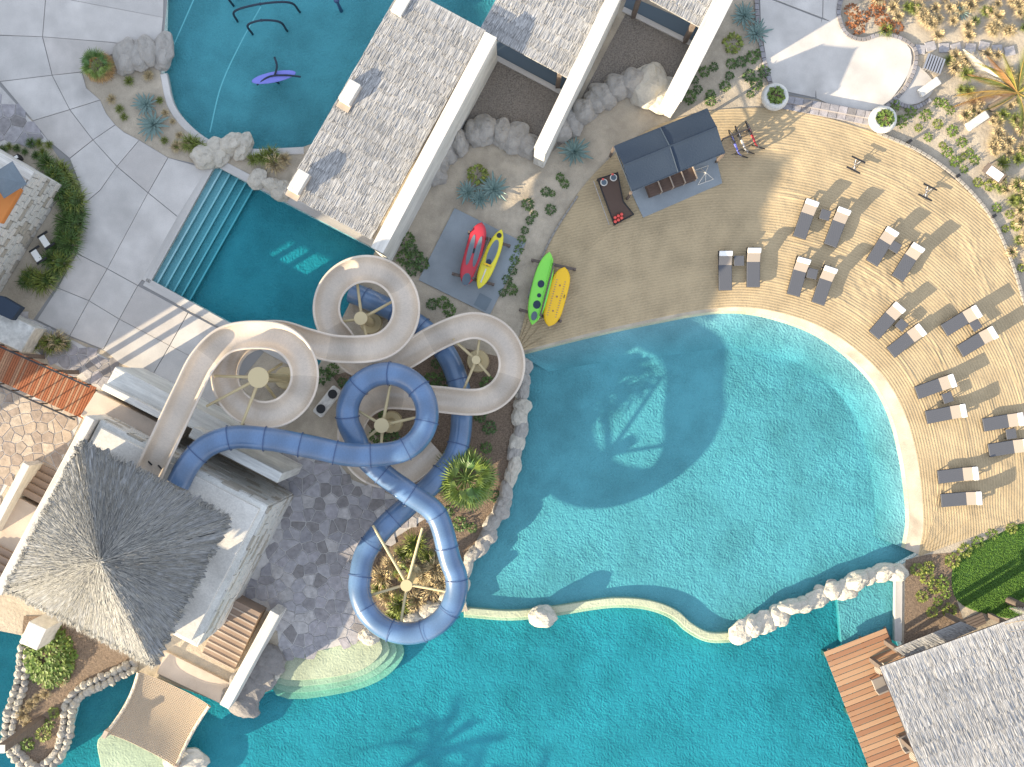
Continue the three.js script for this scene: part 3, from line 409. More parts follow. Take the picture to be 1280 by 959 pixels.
  // south-east stairs
  const s2 = thing('stone_stairs', 'brown stairs between the tower wall and a pale parapet above the net bridge', 'stairs');
  for (let i = 0; i < 9; i++) { const p = gp(276 + i * 4.4, 822 - i * 8.55); part(s2, 'step', box(1.75, 0.15 * (i + 1) + 0.1, 0.37), M.stair, p.setY(0.075 * (i + 1) + 0.05), TURN); part(s2, 'nosing', box(1.75, 0.03, 0.07), M.beige, p.clone().addScaledVector(VV, 0.15).setY(0.15 * (i + 1) + 0.12), TURN); }
  part(s2, 'landing', slabGeo([[206, 814], [296, 858], [284, 884], [196, 842]], -0.4, 0.16, 0.02), M.beige);
  part(s2, 'side_wall', wallGeo([344, 766], [280, 884], 1.8, 0.5, -0.5, 0.04), M.whiteSmooth);
  part(s2, 'end_wall', wallGeo([30, 790], [52, 800], 2.2, 1.1, -0.4, 0.04), M.whiteSmooth);
}
{ // rope net bridge
  const o = thing('net_bridge', 'sagging tan rope net bridge hung below the tower landing', 'bridge');
  const A = at(176, 838, 0.4), B = at(264, 880, 0.4), C = at(222, 957, 0.5), D = at(136, 914, 0.5), n = 26, pos = [], uv = [], idx = [];
  const P = (s, t) => { const p = A.clone().lerp(B, s).lerp(D.clone().lerp(C, s), t); p.y += -0.35 * Math.sin(Math.PI * t) + 0.32 * Math.pow(Math.abs(2 * s - 1), 3); const q = 0.14 * Math.sin(Math.PI * t) * (1 - 2 * s); return p.addScaledVector(U, q); };
  for (let i = 0; i <= n; i++) for (let j = 0; j <= n; j++) { const p = P(i / n, j / n); pos.push(p.x, p.y, p.z); uv.push(i / n * 3.6, j / n * 3.3); }
  for (let i = 0; i < n; i++) for (let j = 0; j < n; j++) { const a = i * (n + 1) + j, b = a + n + 1; idx.push(a, a + 1, b, b, a + 1, b + 1); }
  const g = new THREE.BufferGeometry(); g.setAttribute('position', new THREE.Float32BufferAttribute(pos, 3)); g.setAttribute('uv', new THREE.Float32BufferAttribute(uv, 2)); g.setIndex(idx); g.computeVertexNormals(); const mm = part(o, 'net_sheet', g, M.net); mm.material.side = THREE.DoubleSide;
  const ropes = []; for (let i = 0; i <= 40; i++) { const a = [], b = []; for (let k = 0; k <= 8; k++) { a.push(P(i / 40, k / 8).add(V(0, 0.02, 0))); b.push(P(k / 8, i / 40).add(V(0, 0.02, 0))); } ropes.push(new THREE.TubeGeometry(new THREE.CatmullRomCurve3(a), 10, 0.016, 4), new THREE.TubeGeometry(new THREE.CatmullRomCurve3(b), 10, 0.016, 4)); }
  part(o, 'net_ropes', merge(ropes), M.rope).userData.kind = 'stuff';
  for (const s of [0, 1]) { const c = []; for (let k = 0; k <= 10; k++) c.push(P(s, k / 10).add(V(0, 0.05, 0))); part(o, 'edge_rope', new THREE.TubeGeometry(new THREE.CatmullRomCurve3(c), 20, 0.08, 8), M.net); }
  for (const p of [D, C]) part(o, 'end_post', box(0.2, 1.6, 0.35, 0, -0.2, 0), M.beige, p.clone(), TURN);
}
{ const o = thing('timber_post', 'tall dark timber post with a white cap in the stone planter', 'post', at(52, 900)); part(o, 'shaft', box(0.34, 4.6, 0.34, 0, 2.3, 0, 0.02), M.timber); part(o, 'cap', box(0.36, 0.06, 0.36, 0, 4.63, 0), M.whiteSmooth); }
// ---------------------------------------------------------------- water slides
function sweep(pts, prof, open) {      // pts: samples {p,t}; prof: [[side, up]...]
  const pos = [], idx = [], uv = [], n = prof.length;
  pts.forEach(({ p, t }, i) => { const side = V(-t.z, 0, t.x).normalize(), up = new THREE.Vector3().crossVectors(t, side).normalize().multiplyScalar(-1); if (up.y < 0) up.negate(); prof.forEach(([a, b], j) => { const q = p.clone().addScaledVector(side, a).addScaledVector(up, b); pos.push(q.x, q.y, q.z); uv.push(i * 0.1, j / n); }); });
  const m = open ? n - 1 : n;
  for (let i = 0; i < pts.length - 1; i++) for (let j = 0; j < m; j++) { const a = i * n + j, b = i * n + (j + 1) % n, c = a + n, d = b + n; idx.push(a, c, b, b, c, d); }
  const g = new THREE.BufferGeometry(); g.setAttribute('position', new THREE.Float32BufferAttribute(pos, 3)); g.setAttribute('uv', new THREE.Float32BufferAttribute(uv, 2)); g.setIndex(idx); g.computeVertexNormals(); return g;
}
function samples(path, step) { const c = new THREE.CatmullRomCurve3(path.map((p) => at(...p)), false, 'centripetal'); c.arcLengthDivisions = 2000; const n = Math.round(c.getLength() / step), out = []; for (let i = 0; i <= n; i++) out.push({ p: c.getPointAt(i / n), t: c.getTangentAt(i / n) }); return out; }
const arc = (cx, cy, r, a0, a1, h0, h1, n) => Array.from({ length: n + 1 }, (_, i) => { const t = i / n, a = (a0 + (a1 - a0) * t) * Math.PI / 180; return [cx + r * Math.cos(a), cy + r * Math.sin(a), h0 + (h1 - h0) * t]; });
{
  const o = thing('open_water_slide', 'cream open flume water slide looping down from the thatched tower', 'slide');
  const path = [[186, 592, 6.75], [208, 545, 6.65], [234, 490, 6.55], [255, 450, 6.45], [284, 424, 6.35], ...arc(331, 469, 50, -85, 255, 6.2, 5.15, 14), [350, 418, 5.05], [385, 428, 4.95], [420, 436, 4.85], ...arc(458, 386, 50, 75, -230, 4.75, 3.75, 13), [440, 450, 3.6], [470, 458, 3.5], [505, 446, 3.4], [540, 425, 3.3], ...arc(592, 455, 48, -110, 95, 3.15, 2.6, 9), [545, 499, 2.5], ...arc(488, 545, 50, -95, -300, 2.35, 1.6, 9), [545, 560, 1.5]];
  const prof = []; for (let i = 0; i <= 14; i++) { const a = Math.PI + Math.PI * i / 14; prof.push([0.5 * Math.cos(a), 0.46 * Math.sin(a)]); } prof.push([0.53, 0.06], [0.61, 0.06], [0.62, 0.0]); for (let i = 0; i <= 14; i++) { const a = 2 * Math.PI - Math.PI * i / 14; prof.push([0.565 * Math.cos(a), 0.52 * Math.sin(a)]); } prof.push([-0.62, 0.0], [-0.61, 0.06], [-0.53, 0.06]);
  const s = samples(path, 0.12), L = 46; M.cream.side = THREE.DoubleSide;
  for (let i = 0; i < s.length - 1; i += L) part(o, 'flume_section', sweep(s.slice(i, Math.min(s.length, i + L + 1)), prof), M.cream);
  for (const i of [Math.round(L * 0.02)]) { for (const q of [-0.25, 0.25]) { const { p, t } = s[i + 2], side = V(-t.z, 0, t.x).normalize(); part(o, 'start_grip', box(0.28, 0.04, 0.06), M.black, p.clone().addScaledVector(side, q).setY(p.y - 0.36), -Math.atan2(t.z, t.x) + 1.2); } }
}
{
  const o = thing('enclosed_water_slide', 'blue tube water slide with dark joints looping down from the thatched tower', 'slide');
  const path = [[222, 606, 6.3], [236, 580, 6.2], [258, 558, 6.1], [290, 547, 6.0], [335, 549, 5.9], [390, 559, 5.75], [440, 569, 5.6], ...arc(484, 517, 50, 85, -215, 5.45, 4.3, 14), [452, 566, 4.15], [480, 594, 4.05], [512, 617, 3.95], [545, 643, 3.85], ...arc(510, 731, 61, -30, 195, 3.6, 2.8, 11), [456, 694, 2.7], [478, 662, 2.6], [510, 632, 2.35], [545, 600, 2.0], [570, 565, 1.65], [577, 525, 1.4], [573, 480, 1.2], [556, 440, 1.08], [525, 408, 0.95], [490, 388, 0.78], [455, 372, 0.5], [440, 366, 0.35]];
  const prof = [], pf = []; for (let i = 0; i < 20; i++) { const a = 2 * Math.PI * i / 20; prof.push([0.51 * Math.cos(a), 0.51 * Math.sin(a)]); pf.push([0.56 * Math.cos(a), 0.56 * Math.sin(a)]); }
  const s = samples(path, 0.11), L = 14; M.blue.side = THREE.DoubleSide;
  for (let i = 0; i < s.length - 1; i += L) { part(o, 'tube_section', sweep(s.slice(i, Math.min(s.length, i + L + 1)), prof), M.blue); if (i) { const q = s[i], e = s[i].t; part(o, 'joint_flange', sweep([-0.02, 0.02].map((d) => ({ p: q.p.clone().addScaledVector(e, d), t: e })), pf), M.blueDark); } }
}
function slideColumn(px, py, h, r, arms, label) {
  const base = at(px, py, h).setY(0), o = thing('slide_column', label, 'column', base, 0, 'tan columns that carry the water slides');
  part(o, 'shaft', new THREE.CylinderGeometry(0.2, 0.22, h, 16).translate(0, h / 2, 0), M.post); part(o, 'cap', new THREE.CylinderGeometry(0.3 * r, 0.3 * r, 0.12, 20).translate(0, h, 0), M.post); part(o, 'base_flange', new THREE.CylinderGeometry(0.5, 0.55, 0.25, 20).translate(0, 0.125, 0), M.post);
  for (const [x, y, hh] of arms) { const e = at(x, y, hh).sub(base); part(o, 'arm', bar(V(0, h - 0.35, 0), e, 0.075, 0.06), M.post); }
}
slideColumn(323, 472, 6.3, 1.5, [[268, 470, 5.6], [258, 508, 5.55], [301, 534, 5.75], [352, 455, 4.4], [358, 478, 4.2], [346, 500, 4.2]], 'thick column with a broad tan cap inside the cream loop nearest the tower');
slideColumn(451, 398, 4.0, 1, [[446, 350, 3.7], [492, 376, 3.9], [428, 402, 3.5], [460, 428, 3.9]], 'column inside the cream loop beside the stepped pool');
slideColumn(477, 532, 4.5, 1.1, [[488, 480, 4.4], [445, 512, 4.0], [448, 556, 3.9], [476, 562, 4.4], [520, 522, 4.6]], 'column inside the blue loop over the lower cream loop');
slideColumn(595, 450, 3.0, 0.65, [[566, 424, 2.9], [600, 420, 2.8], [612, 470, 2.4], [580, 486, 2.3]], 'thin column inside the cream loop over the planting');
slideColumn(508, 732, 3.2, 0.9, [[466, 657, 3.3], [528, 660, 3.5], [460, 745, 2.6], [500, 784, 3.0], [560, 740, 3.3]], 'column inside the lower blue loop above the dry grass');
{ const o = thing('pump_housing', 'two black round pump openings in a pale frame below the slides', 'pump', at(408, 502, 0.6).setY(0), 0.9); part(o, 'frame', box(1.6, 0.5, 0.55, 0, 0.25, 0, 0.1), M.whiteSmooth); for (const x of [-0.45, 0.45]) part(o, 'inlet', new THREE.CylinderGeometry(0.22, 0.22, 0.06, 20).translate(x, 0.52, 0), M.black); }
// ---------------------------------------------------------------- west side: terrace building, wood bridge, low walls
{
  const b = thing('terrace_building', 'white stone terrace building with a black railing at the planted bed', 'building');
  const c = gp(80, 232), d1 = V(-0.866, 0, -0.5), d2 = V(-0.52, 0, 0.854), L = 7, turn = -Math.atan2(d1.z, d1.x), mid = c.clone().addScaledVector(d1, L / 2).addScaledVector(d2, L / 2);
  part(b, 'wall_block', new RoundedBoxGeometry(L, 3.7, L, 1, 0.03), M.white, mid.clone().setY(1.85), turn);
  const sg = new RoundedBoxGeometry(1, 1, 1, 1, 0.08);
  for (let r = 0; r < 10; r++) { let x = rr(-0.4, 0); while (x < 6.2) { const w = rr(0.35, 0.75), q = Math.max(0, x), e = Math.min(6.2, x + w); if (e - q > 0.1) { const s = part(b, 'stone', sg, pick([M.white, M.white, M.rockPale, M.whiteSmooth]), c.clone().addScaledVector(d2, (q + e) / 2).addScaledVector(d1, -0.01 - 0.04 * rnd()).setY(0.02 + (r + 0.5) * 0.37), -Math.atan2(d2.z, d2.x)); s.scale.set(e - q - 0.025, 0.345, 0.12); } x += w; } }
  part(b, 'capping', box(L + 0.1, 0.08, 0.45), M.whiteSmooth, c.clone().addScaledVector(d1, L / 2).addScaledVector(d2, 0.2).setY(3.74), turn);
  part(b, 'terrace_floor', box(L - 1.4, 0.06, L - 1), M.wood3, mid.clone().addScaledVector(d1, 0.5).addScaledVector(d2, 0.3).setY(3.72), turn);
  const rail = part(b, 'railing', box(0.06, 0.06, 5), M.black, c.clone().addScaledVector(d1, 0.75).addScaledVector(d2, 3).setY(4.5), turn);
  part(rail, 'lower_rail', box(0.05, 0.05, 5, 0, -0.65, 0), M.black); for (let i = 0; i < 20; i++) part(rail, 'baluster', new THREE.TorusGeometry(0.12, 0.018, 5, 14).rotateY(Math.PI / 2).translate(0, -0.3, -2.4 + i * 0.25), M.black);
  part(b, 'parasol', new THREE.ConeGeometry(0.85, 0.35, 4).rotateY(0.3), M.padding, at(8, 224, 5).setY(5), turn); part(b, 'sofa', new RoundedBoxGeometry(0.9, 0.4, 1.8, 2, 0.08), mat(rgb(0.55, 0.2, 0.05)), at(4, 252, 4).setY(3.95), turn);
  const lampTop = mat(rgb(0.75, 0.74, 0.7));
  const lampL = thing('garden_light', 'small black garden light with a white face by the terrace wall corner', 'light', gp(25, 199), 0.5); part(lampL, 'housing', box(0.3, 0.5, 0.22, 0, 0.25, 0), M.black); part(lampL, 'face', box(0.2, 0.02, 0.14, 0, 0.51, 0), lampTop);
  for (const [x, y, l] of [[60, 303, 'white topped garden light nearer the tall grass tuft'], [50, 321, 'white topped garden light nearer the low stone wall']]) { const g = thing('garden_light', l, 'light', gp(x, y), 0.58, 'white topped lights in the bed'); part(g, 'panel', box(0.3, 0.05, 0.55, 0, 0.45, 0), lampTop); for (const z of [-0.33, 0.33]) { const k = part(g, 'bracket', box(0.55, 0.08, 0.1, 0.08, 0.42, z), M.black); part(k, 'stem', box(0.06, 0.42, 0.06, 0, 0.2, z), M.black); } }
  const w = thing('stone_wall', 'low white stone wall end with a dark box beside the red bridge', 'wall'); part(w, 'wall_body', slabGeo([[-30, 372], [12, 394], [44, 410], [26, 440], [-30, 414]], 0, 1.6, 0.04), M.white); part(w, 'dark_box', slabGeo([[-20, 366], [2, 370], [26, 384], [14, 400], [-20, 385]], 1.6, 2.1, 0.02), M.navy); part(w, 'wall_light', box(0.2, 0.2, 0.12), M.black, gp(48, 413).setY(1.2));
  // red timber bridge
  const o = thing('timber_bridge', 'red brown slatted timber bridge with black rails above the terrace', 'bridge'), h = 3.2, A = at(-30, 440, h), B = at(112, 504, h), u = B.clone().sub(A), Lb = u.length(); u.normalize(); const v = V(-u.z, 0, u.x), n = 52;
  for (let i = 0; i < n; i++) part(o, 'slat', box(Lb / n * 0.82, 0.07, 1.55), pick([M.redwood, M.redwood, M.wood3, M.wood]), A.clone().addScaledVector(u, (i + 0.5) * Lb / n), -Math.atan2(u.z, u.x));
  for (const s of [-0.8, 0.8]) { const r = part(o, 'rail', box(Lb, 0.06, 0.07), M.black, A.clone().addScaledVector(u, Lb / 2).addScaledVector(v, s).setY(h + 0.95), -Math.atan2(u.z, u.x)); for (let i = 0; i < 8; i++) part(r, 'rail_post', box(0.05, 0.95, 0.05, -Lb / 2 + 0.3 + i * (Lb - 0.6) / 7, -0.48, 0), M.black); part(o, 'beam', box(Lb, 0.3, 0.14), M.timber, A.clone().addScaledVector(u, Lb / 2).addScaledVector(v, s * 0.7).setY(h - 0.2), -Math.atan2(u.z, u.x)); }
  for (const k of [0.3, 0.62]) for (const s of [-0.6, 0.6]) { const c2 = A.clone().addScaledVector(u, Lb * k).addScaledVector(v, s); part(o, 'pier', box(0.2, h - 0.3, 0.2), M.timber, c2.setY((h - 0.3) / 2)); }
}
// ---------------------------------------------------------------- beach things
function addLounger() {
  const o = new THREE.Group();
  part(o, 'frame', merge([box(1.9, 0.05, 0.05, 0, 0.26, 0.3), box(1.9, 0.05, 0.05, 0, 0.26, -0.3), box(0.05, 0.05, 0.6, 0.93, 0.26, 0), box(0.05, 0.05, 0.6, -0.93, 0.26, 0)]), M.black);
  for (const [x, z] of [[-0.8, 0.27], [-0.8, -0.27], [0.8, 0.27], [0.8, -0.27]]) part(o, 'leg', box(0.05, 0.26, 0.05, x, 0.13, z), M.black);
  part(o, 'seat_pad', new RoundedBoxGeometry(1.24, 0.07, 0.63, 2, 0.025).translate(-0.33, 0.315, 0), M.charcoal);
  const tilt = 0.46; const back = part(o, 'backrest', new RoundedBoxGeometry(0.7, 0.07, 0.63, 2, 0.025).translate(0.34, 0.03, 0), M.cushion, V(0.28, 0.3, 0)); back.rotation.z = tilt;
  part(back, 'head_pillow', new RoundedBoxGeometry(0.25, 0.09, 0.64, 3, 0.04).translate(0.57, 0.075, 0), M.towel); part(back, 'strut', bar(V(0.5, -0.02, 0), V(0.64, -0.36, 0), 0.015), M.black);
  return o;
}
{
  const L = addLounger(), where = [
    ['pair by the water in the shade', [905, 339, 0, -1], [940, 335, 0, -1], [922, 327]], ['upper shaded pair', [1005, 275, 13, -45], [1044, 285, 15, -43], [1029, 270]], ['half shaded pair below it', [996, 346, 11, -46], [1028, 357, 15, -45], [1013, 343]],
    ['pair nearest the folding stands', [1100, 309, 22, -36], [1132, 328, 20, -35], [1116, 310]], ['pair at the bend of the shore', [1106, 401, 28, -32], [1130, 426, 32, -28], [1124, 407]], ['pair nearest the kerb path', [1198, 401, 34, -22], [1218, 427, 36, -23], [1216, 407]],
    ['pair midway down the shore', [1166, 483, 42, -14], [1179, 517, 46, -11], [1181, 497]], ['pair farthest from the water', [1250, 527, 46, -7], [1257, 559, 46, -8], [1260, 542]], ['pair without a table near the lawn', [1194, 593, 46, -6], [1198, 623, 46, -5], null]];
  let first = true;
  const tb = new THREE.Group(); part(tb, 'table_top', new RoundedBoxGeometry(0.48, 0.05, 0.48, 1, 0.015).translate(0, 0.36, 0), M.charcoal); for (const [x, z] of [[-0.2, -0.2], [0.2, -0.2], [-0.2, 0.2], [0.2, 0.2]]) part(tb, 'leg', box(0.04, 0.35, 0.04, x, 0.175, z), M.black);
  for (const [desc, a, b, t] of where) {
    [a, b].forEach((p, i) => { const g = L.clone(); g.children.find((c) => c.name === 'backrest').rotation.z = rr(0.34, 0.56); g.name = numbered('sun_lounger'); g.position.copy(at(p[0], p[1])).setY(0.03); g.rotation.y = Math.atan2(-p[3], p[2]) + rr(-0.05, 0.05); tag(g, `charcoal sun lounger with white pillow, ${i ? 'second' : 'first'} of the ${desc}`, 'sun lounger', 'sun loungers in pairs on the raked sand'); scene.add(g); });
    if (t) { const g = tb.clone(); g.name = numbered('side_table'); g.position.copy(at(t[0], t[1])).setY(0.03); g.rotation.y = Math.atan2(-a[3], a[2]); tag(g, `small charcoal table between the loungers of the ${desc}`, 'table', 'small tables between loungers'); scene.add(g); }
  }
}
{ // hut
  const o = thing('beach_hut', 'navy canvas gable hut over brown counters on a concrete pad', 'hut'), ye = 2.15, yr = 2.6;
  const a = at(768, 183, ye), b = at(884, 136, ye), c = at(906, 191, ye), d = at(790, 239, ye), r0 = a.clone().lerp(d, 0.46).setY(yr), r1 = b.clone().lerp(c, 0.46).setY(yr);
  const slope = (p, q, r, s, name) => { const n = 10, pos = [], idx = [], uv = []; for (let i = 0; i <= n; i++) for (let j = 0; j <= n; j++) { const w = p.clone().lerp(q, i / n).lerp(s.clone().lerp(r, i / n), j / n); w.y -= 0.07 * Math.sin(Math.PI * j / n) * Math.abs(Math.sin(2 * Math.PI * i / n)); pos.push(w.x, w.y, w.z); uv.push(i / n * 4.6, j / n * 1.2); } for (let i = 0; i < n; i++) for (let j = 0; j < n; j++) { const k = i * (n + 1) + j; idx.push(k, k + 1, k + n + 1, k + n + 1, k + 1, k + n + 2); } const g = new THREE.BufferGeometry(); g.setAttribute('position', new THREE.Float32BufferAttribute(pos, 3)); g.setAttribute('uv', new THREE.Float32BufferAttribute(uv, 2)); g.setIndex(idx); g.computeVertexNormals(); M.navy.side = THREE.DoubleSide; return part(o, name, g, M.navy); };
  slope(a, b, r1, r0, 'canvas_slope'); slope(d, c, r1, r0, 'canvas_slope');
  part(o, 'ridge_pole', bar(r0.clone().setY(yr - 0.01), r1.clone().setY(yr - 0.01), 0.05), M.navy); const mid = (x, y) => x.clone().lerp(y, 0.5); part(o, 'cross_pole', merge([bar(mid(a, b), mid(r0, r1), 0.04), bar(mid(d, c), mid(r0, r1), 0.04)]), M.navy);
  for (const p of [a, b, c, d]) part(o, 'post', box(0.1, ye, 0.1, p.x * 0.995, ye / 2, p.z * 0.995), M.timber);
  part(o, 'valance', merge([bar(a, b, 0.03), bar(b, c, 0.03), bar(c, d, 0.03), bar(d, a, 0.03)]), M.navy);
  struct('hut_pad', slabGeo([[774, 190], [884, 148], [903, 229], [804, 272], [789, 240]], 0, 0.1, 0.01), M.pad);
  const t = thing('shelf_counter', 'row of four brown shelf bays under the navy hut roof', 'counter'); for (let i = 0; i < 4; i++) { const p = at(816 + i * 14.6, 232 - i * 5.6, 0.8); part(t, 'shelf_bay', box(0.55, 0.7, 0.85), M.brown, p.setY(0.45), 0.37); part(t, 'divider', box(0.05, 0.8, 0.9), M.beige, p.clone().add(V(0.28, 0.05, -0.11)), 0.37); }
  const f = thing('wire_rack', 'white wire triangle rack standing on the hut pad', 'rack', at(879, 219, 0.1).setY(0.1), 0.35); for (const x of [-0.4, 0, 0.4]) part(f, 'leg_pair', merge([bar(V(x, 0, -0.35), V(0, 0.75, 0), 0.018), bar(V(x, 0, 0.35), V(0, 0.75, 0), 0.018)]), M.whiteSmooth); for (const z of [-0.35, 0.35]) part(f, 'rail', bar(V(-0.4, 0.02, z), V(0.4, 0.02, z), 0.018), M.whiteSmooth);
}
{ // ball game ramp
  const o = thing('ball_game_ramp', 'dark brown tapered ball game ramp with rope sides on the sand', 'game'), p = (x, y, h) => at(x, y, h);
  const a = p(747, 224, 0.5), b = p(772, 216, 0.5), c = p(792, 268, 0.25), d = p(768, 281, 0.25), m = p(779, 252, 0.33);
  const g = new THREE.BufferGeometry(), tri = []; for (const q of [[a, d, m], [a, m, b], [d, c, m]]) for (const v of q) tri.push(v.x, v.y, v.z); for (const q of [[a, m, d], [a, b, m], [d, m, c]]) for (const v of q) tri.push(v.x, v.y - 0.06, v.z); g.setAttribute('position', new THREE.Float32BufferAttribute(tri, 3)); g.computeVertexNormals(); M.brown.side = THREE.DoubleSide; part(o, 'ramp_board', g, M.brown);
  part(o, 'edge_rail', merge([bar(a, d, 0.035), bar(b, m, 0.035), bar(m, c, 0.035), bar(c, d, 0.035), bar(a, b, 0.035)]), M.black); for (const v of [a, b, c, d]) part(o, 'leg', bar(v.clone().setY(0), v, 0.03), M.black); part(o, 'side_rope', bar(a.clone().add(V(-0.2, 0.1, 0.1)), d.clone().add(V(-0.25, 0, 0)), 0.015), M.metal);
  for (const [x, y, l] of [[755, 228, 'white ring target nearer the gravel'], [767, 222, 'white ring target nearer the hut']]) { const r = thing('ring_target', l + ' on the dark game ramp', 'target', p(x, y, 0.56).setY(0.54), 0, 'ring targets on the game ramp'); part(r, 'rim', new THREE.TorusGeometry(0.14, 0.035, 8, 22).rotateX(Math.PI / 2), M.whiteSmooth); part(r, 'dish', new THREE.CylinderGeometry(0.13, 0.1, 0.06, 18), M.slate); part(r, 'red_tag', box(0.1, 0.05, 0.08, -0.05, 0.03, -0.15), M.ball); }
  for (const [x, y] of [[769, 272], [773, 270], [777, 268], [769, 277], [773, 275], [777, 272.5]]) { const q = thing('red_ball', 'small red ball resting at the low end of the game ramp', 'ball', at(x, y, 0.36).setY(0.385), 0, 'red balls on the game ramp'); part(q, 'ball_skin', new THREE.IcosahedronGeometry(0.078, 3), M.ball); }
}
{ // bicycles
  const bike = (m) => { const o = new THREE.Group(), w = (x, turn) => { const q = part(o, 'wheel', new THREE.TorusGeometry(0.32, 0.028, 8, 28), M.black, V(x, 0.34, 0), turn); part(q, 'rim', new THREE.TorusGeometry(0.285, 0.012, 6, 24), M.metal); part(q, 'hub', new THREE.CylinderGeometry(0.03, 0.03, 0.12, 8).rotateX(Math.PI / 2), M.metal); }; w(-0.52, 0); w(0.52, 0.8); part(o, 'frame_tubes', merge([bar(V(-0.52, 0.34, 0), V(-0.1, 0.34, 0), 0.02), bar(V(-0.1, 0.34, 0), V(-0.22, 0.82, 0), 0.025), bar(V(-0.2, 0.75, 0), V(0.36, 0.8, 0), 0.03), bar(V(-0.1, 0.34, 0), V(0.36, 0.72, 0), 0.035), bar(V(-0.52, 0.34, 0), V(-0.2, 0.72, 0), 0.016), bar(V(0.34, 0.9, 0), V(0.52, 0.34, 0), 0.028)]), m); part(o, 'saddle', new RoundedBoxGeometry(0.26, 0.06, 0.14, 2, 0.03).translate(-0.22, 0.88, 0), M.black); part(o, 'handlebar', bar(V(0.33, 0.98, -0.3), V(0.33, 0.98, 0.3), 0.016), M.black); return o; };
  [[922, 183, M.violet, 'blue bicycle parked nearest the navy hut'], [930, 178, M.whiteSmooth, 'white bicycle in the middle of the rack'], [943, 172, M.red, 'red bicycle parked farthest from the navy hut']].forEach(([x, y, m, l]) => { const b = bike(m); b.name = numbered('bicycle'); tag(b, l, 'bicycle', 'bicycles beside the hut'); b.position.copy(at(x, y)).setY(0.04); b.rotation.set(0.38, -1.12, 0, 'YXZ'); scene.add(b); });
  const r = thing('bicycle_rack', 'dark bar of the bicycle rack beside the hut', 'rack'); part(r, 'rail', bar(at(903, 174, 0.8), at(938, 160, 0.8), 0.04), M.timber); for (const [x, y] of [[905, 173], [936, 161]]) { const p = at(x, y, 0.8); part(r, 'stand', bar(p.clone().setY(0), p, 0.035), M.timber); }
}
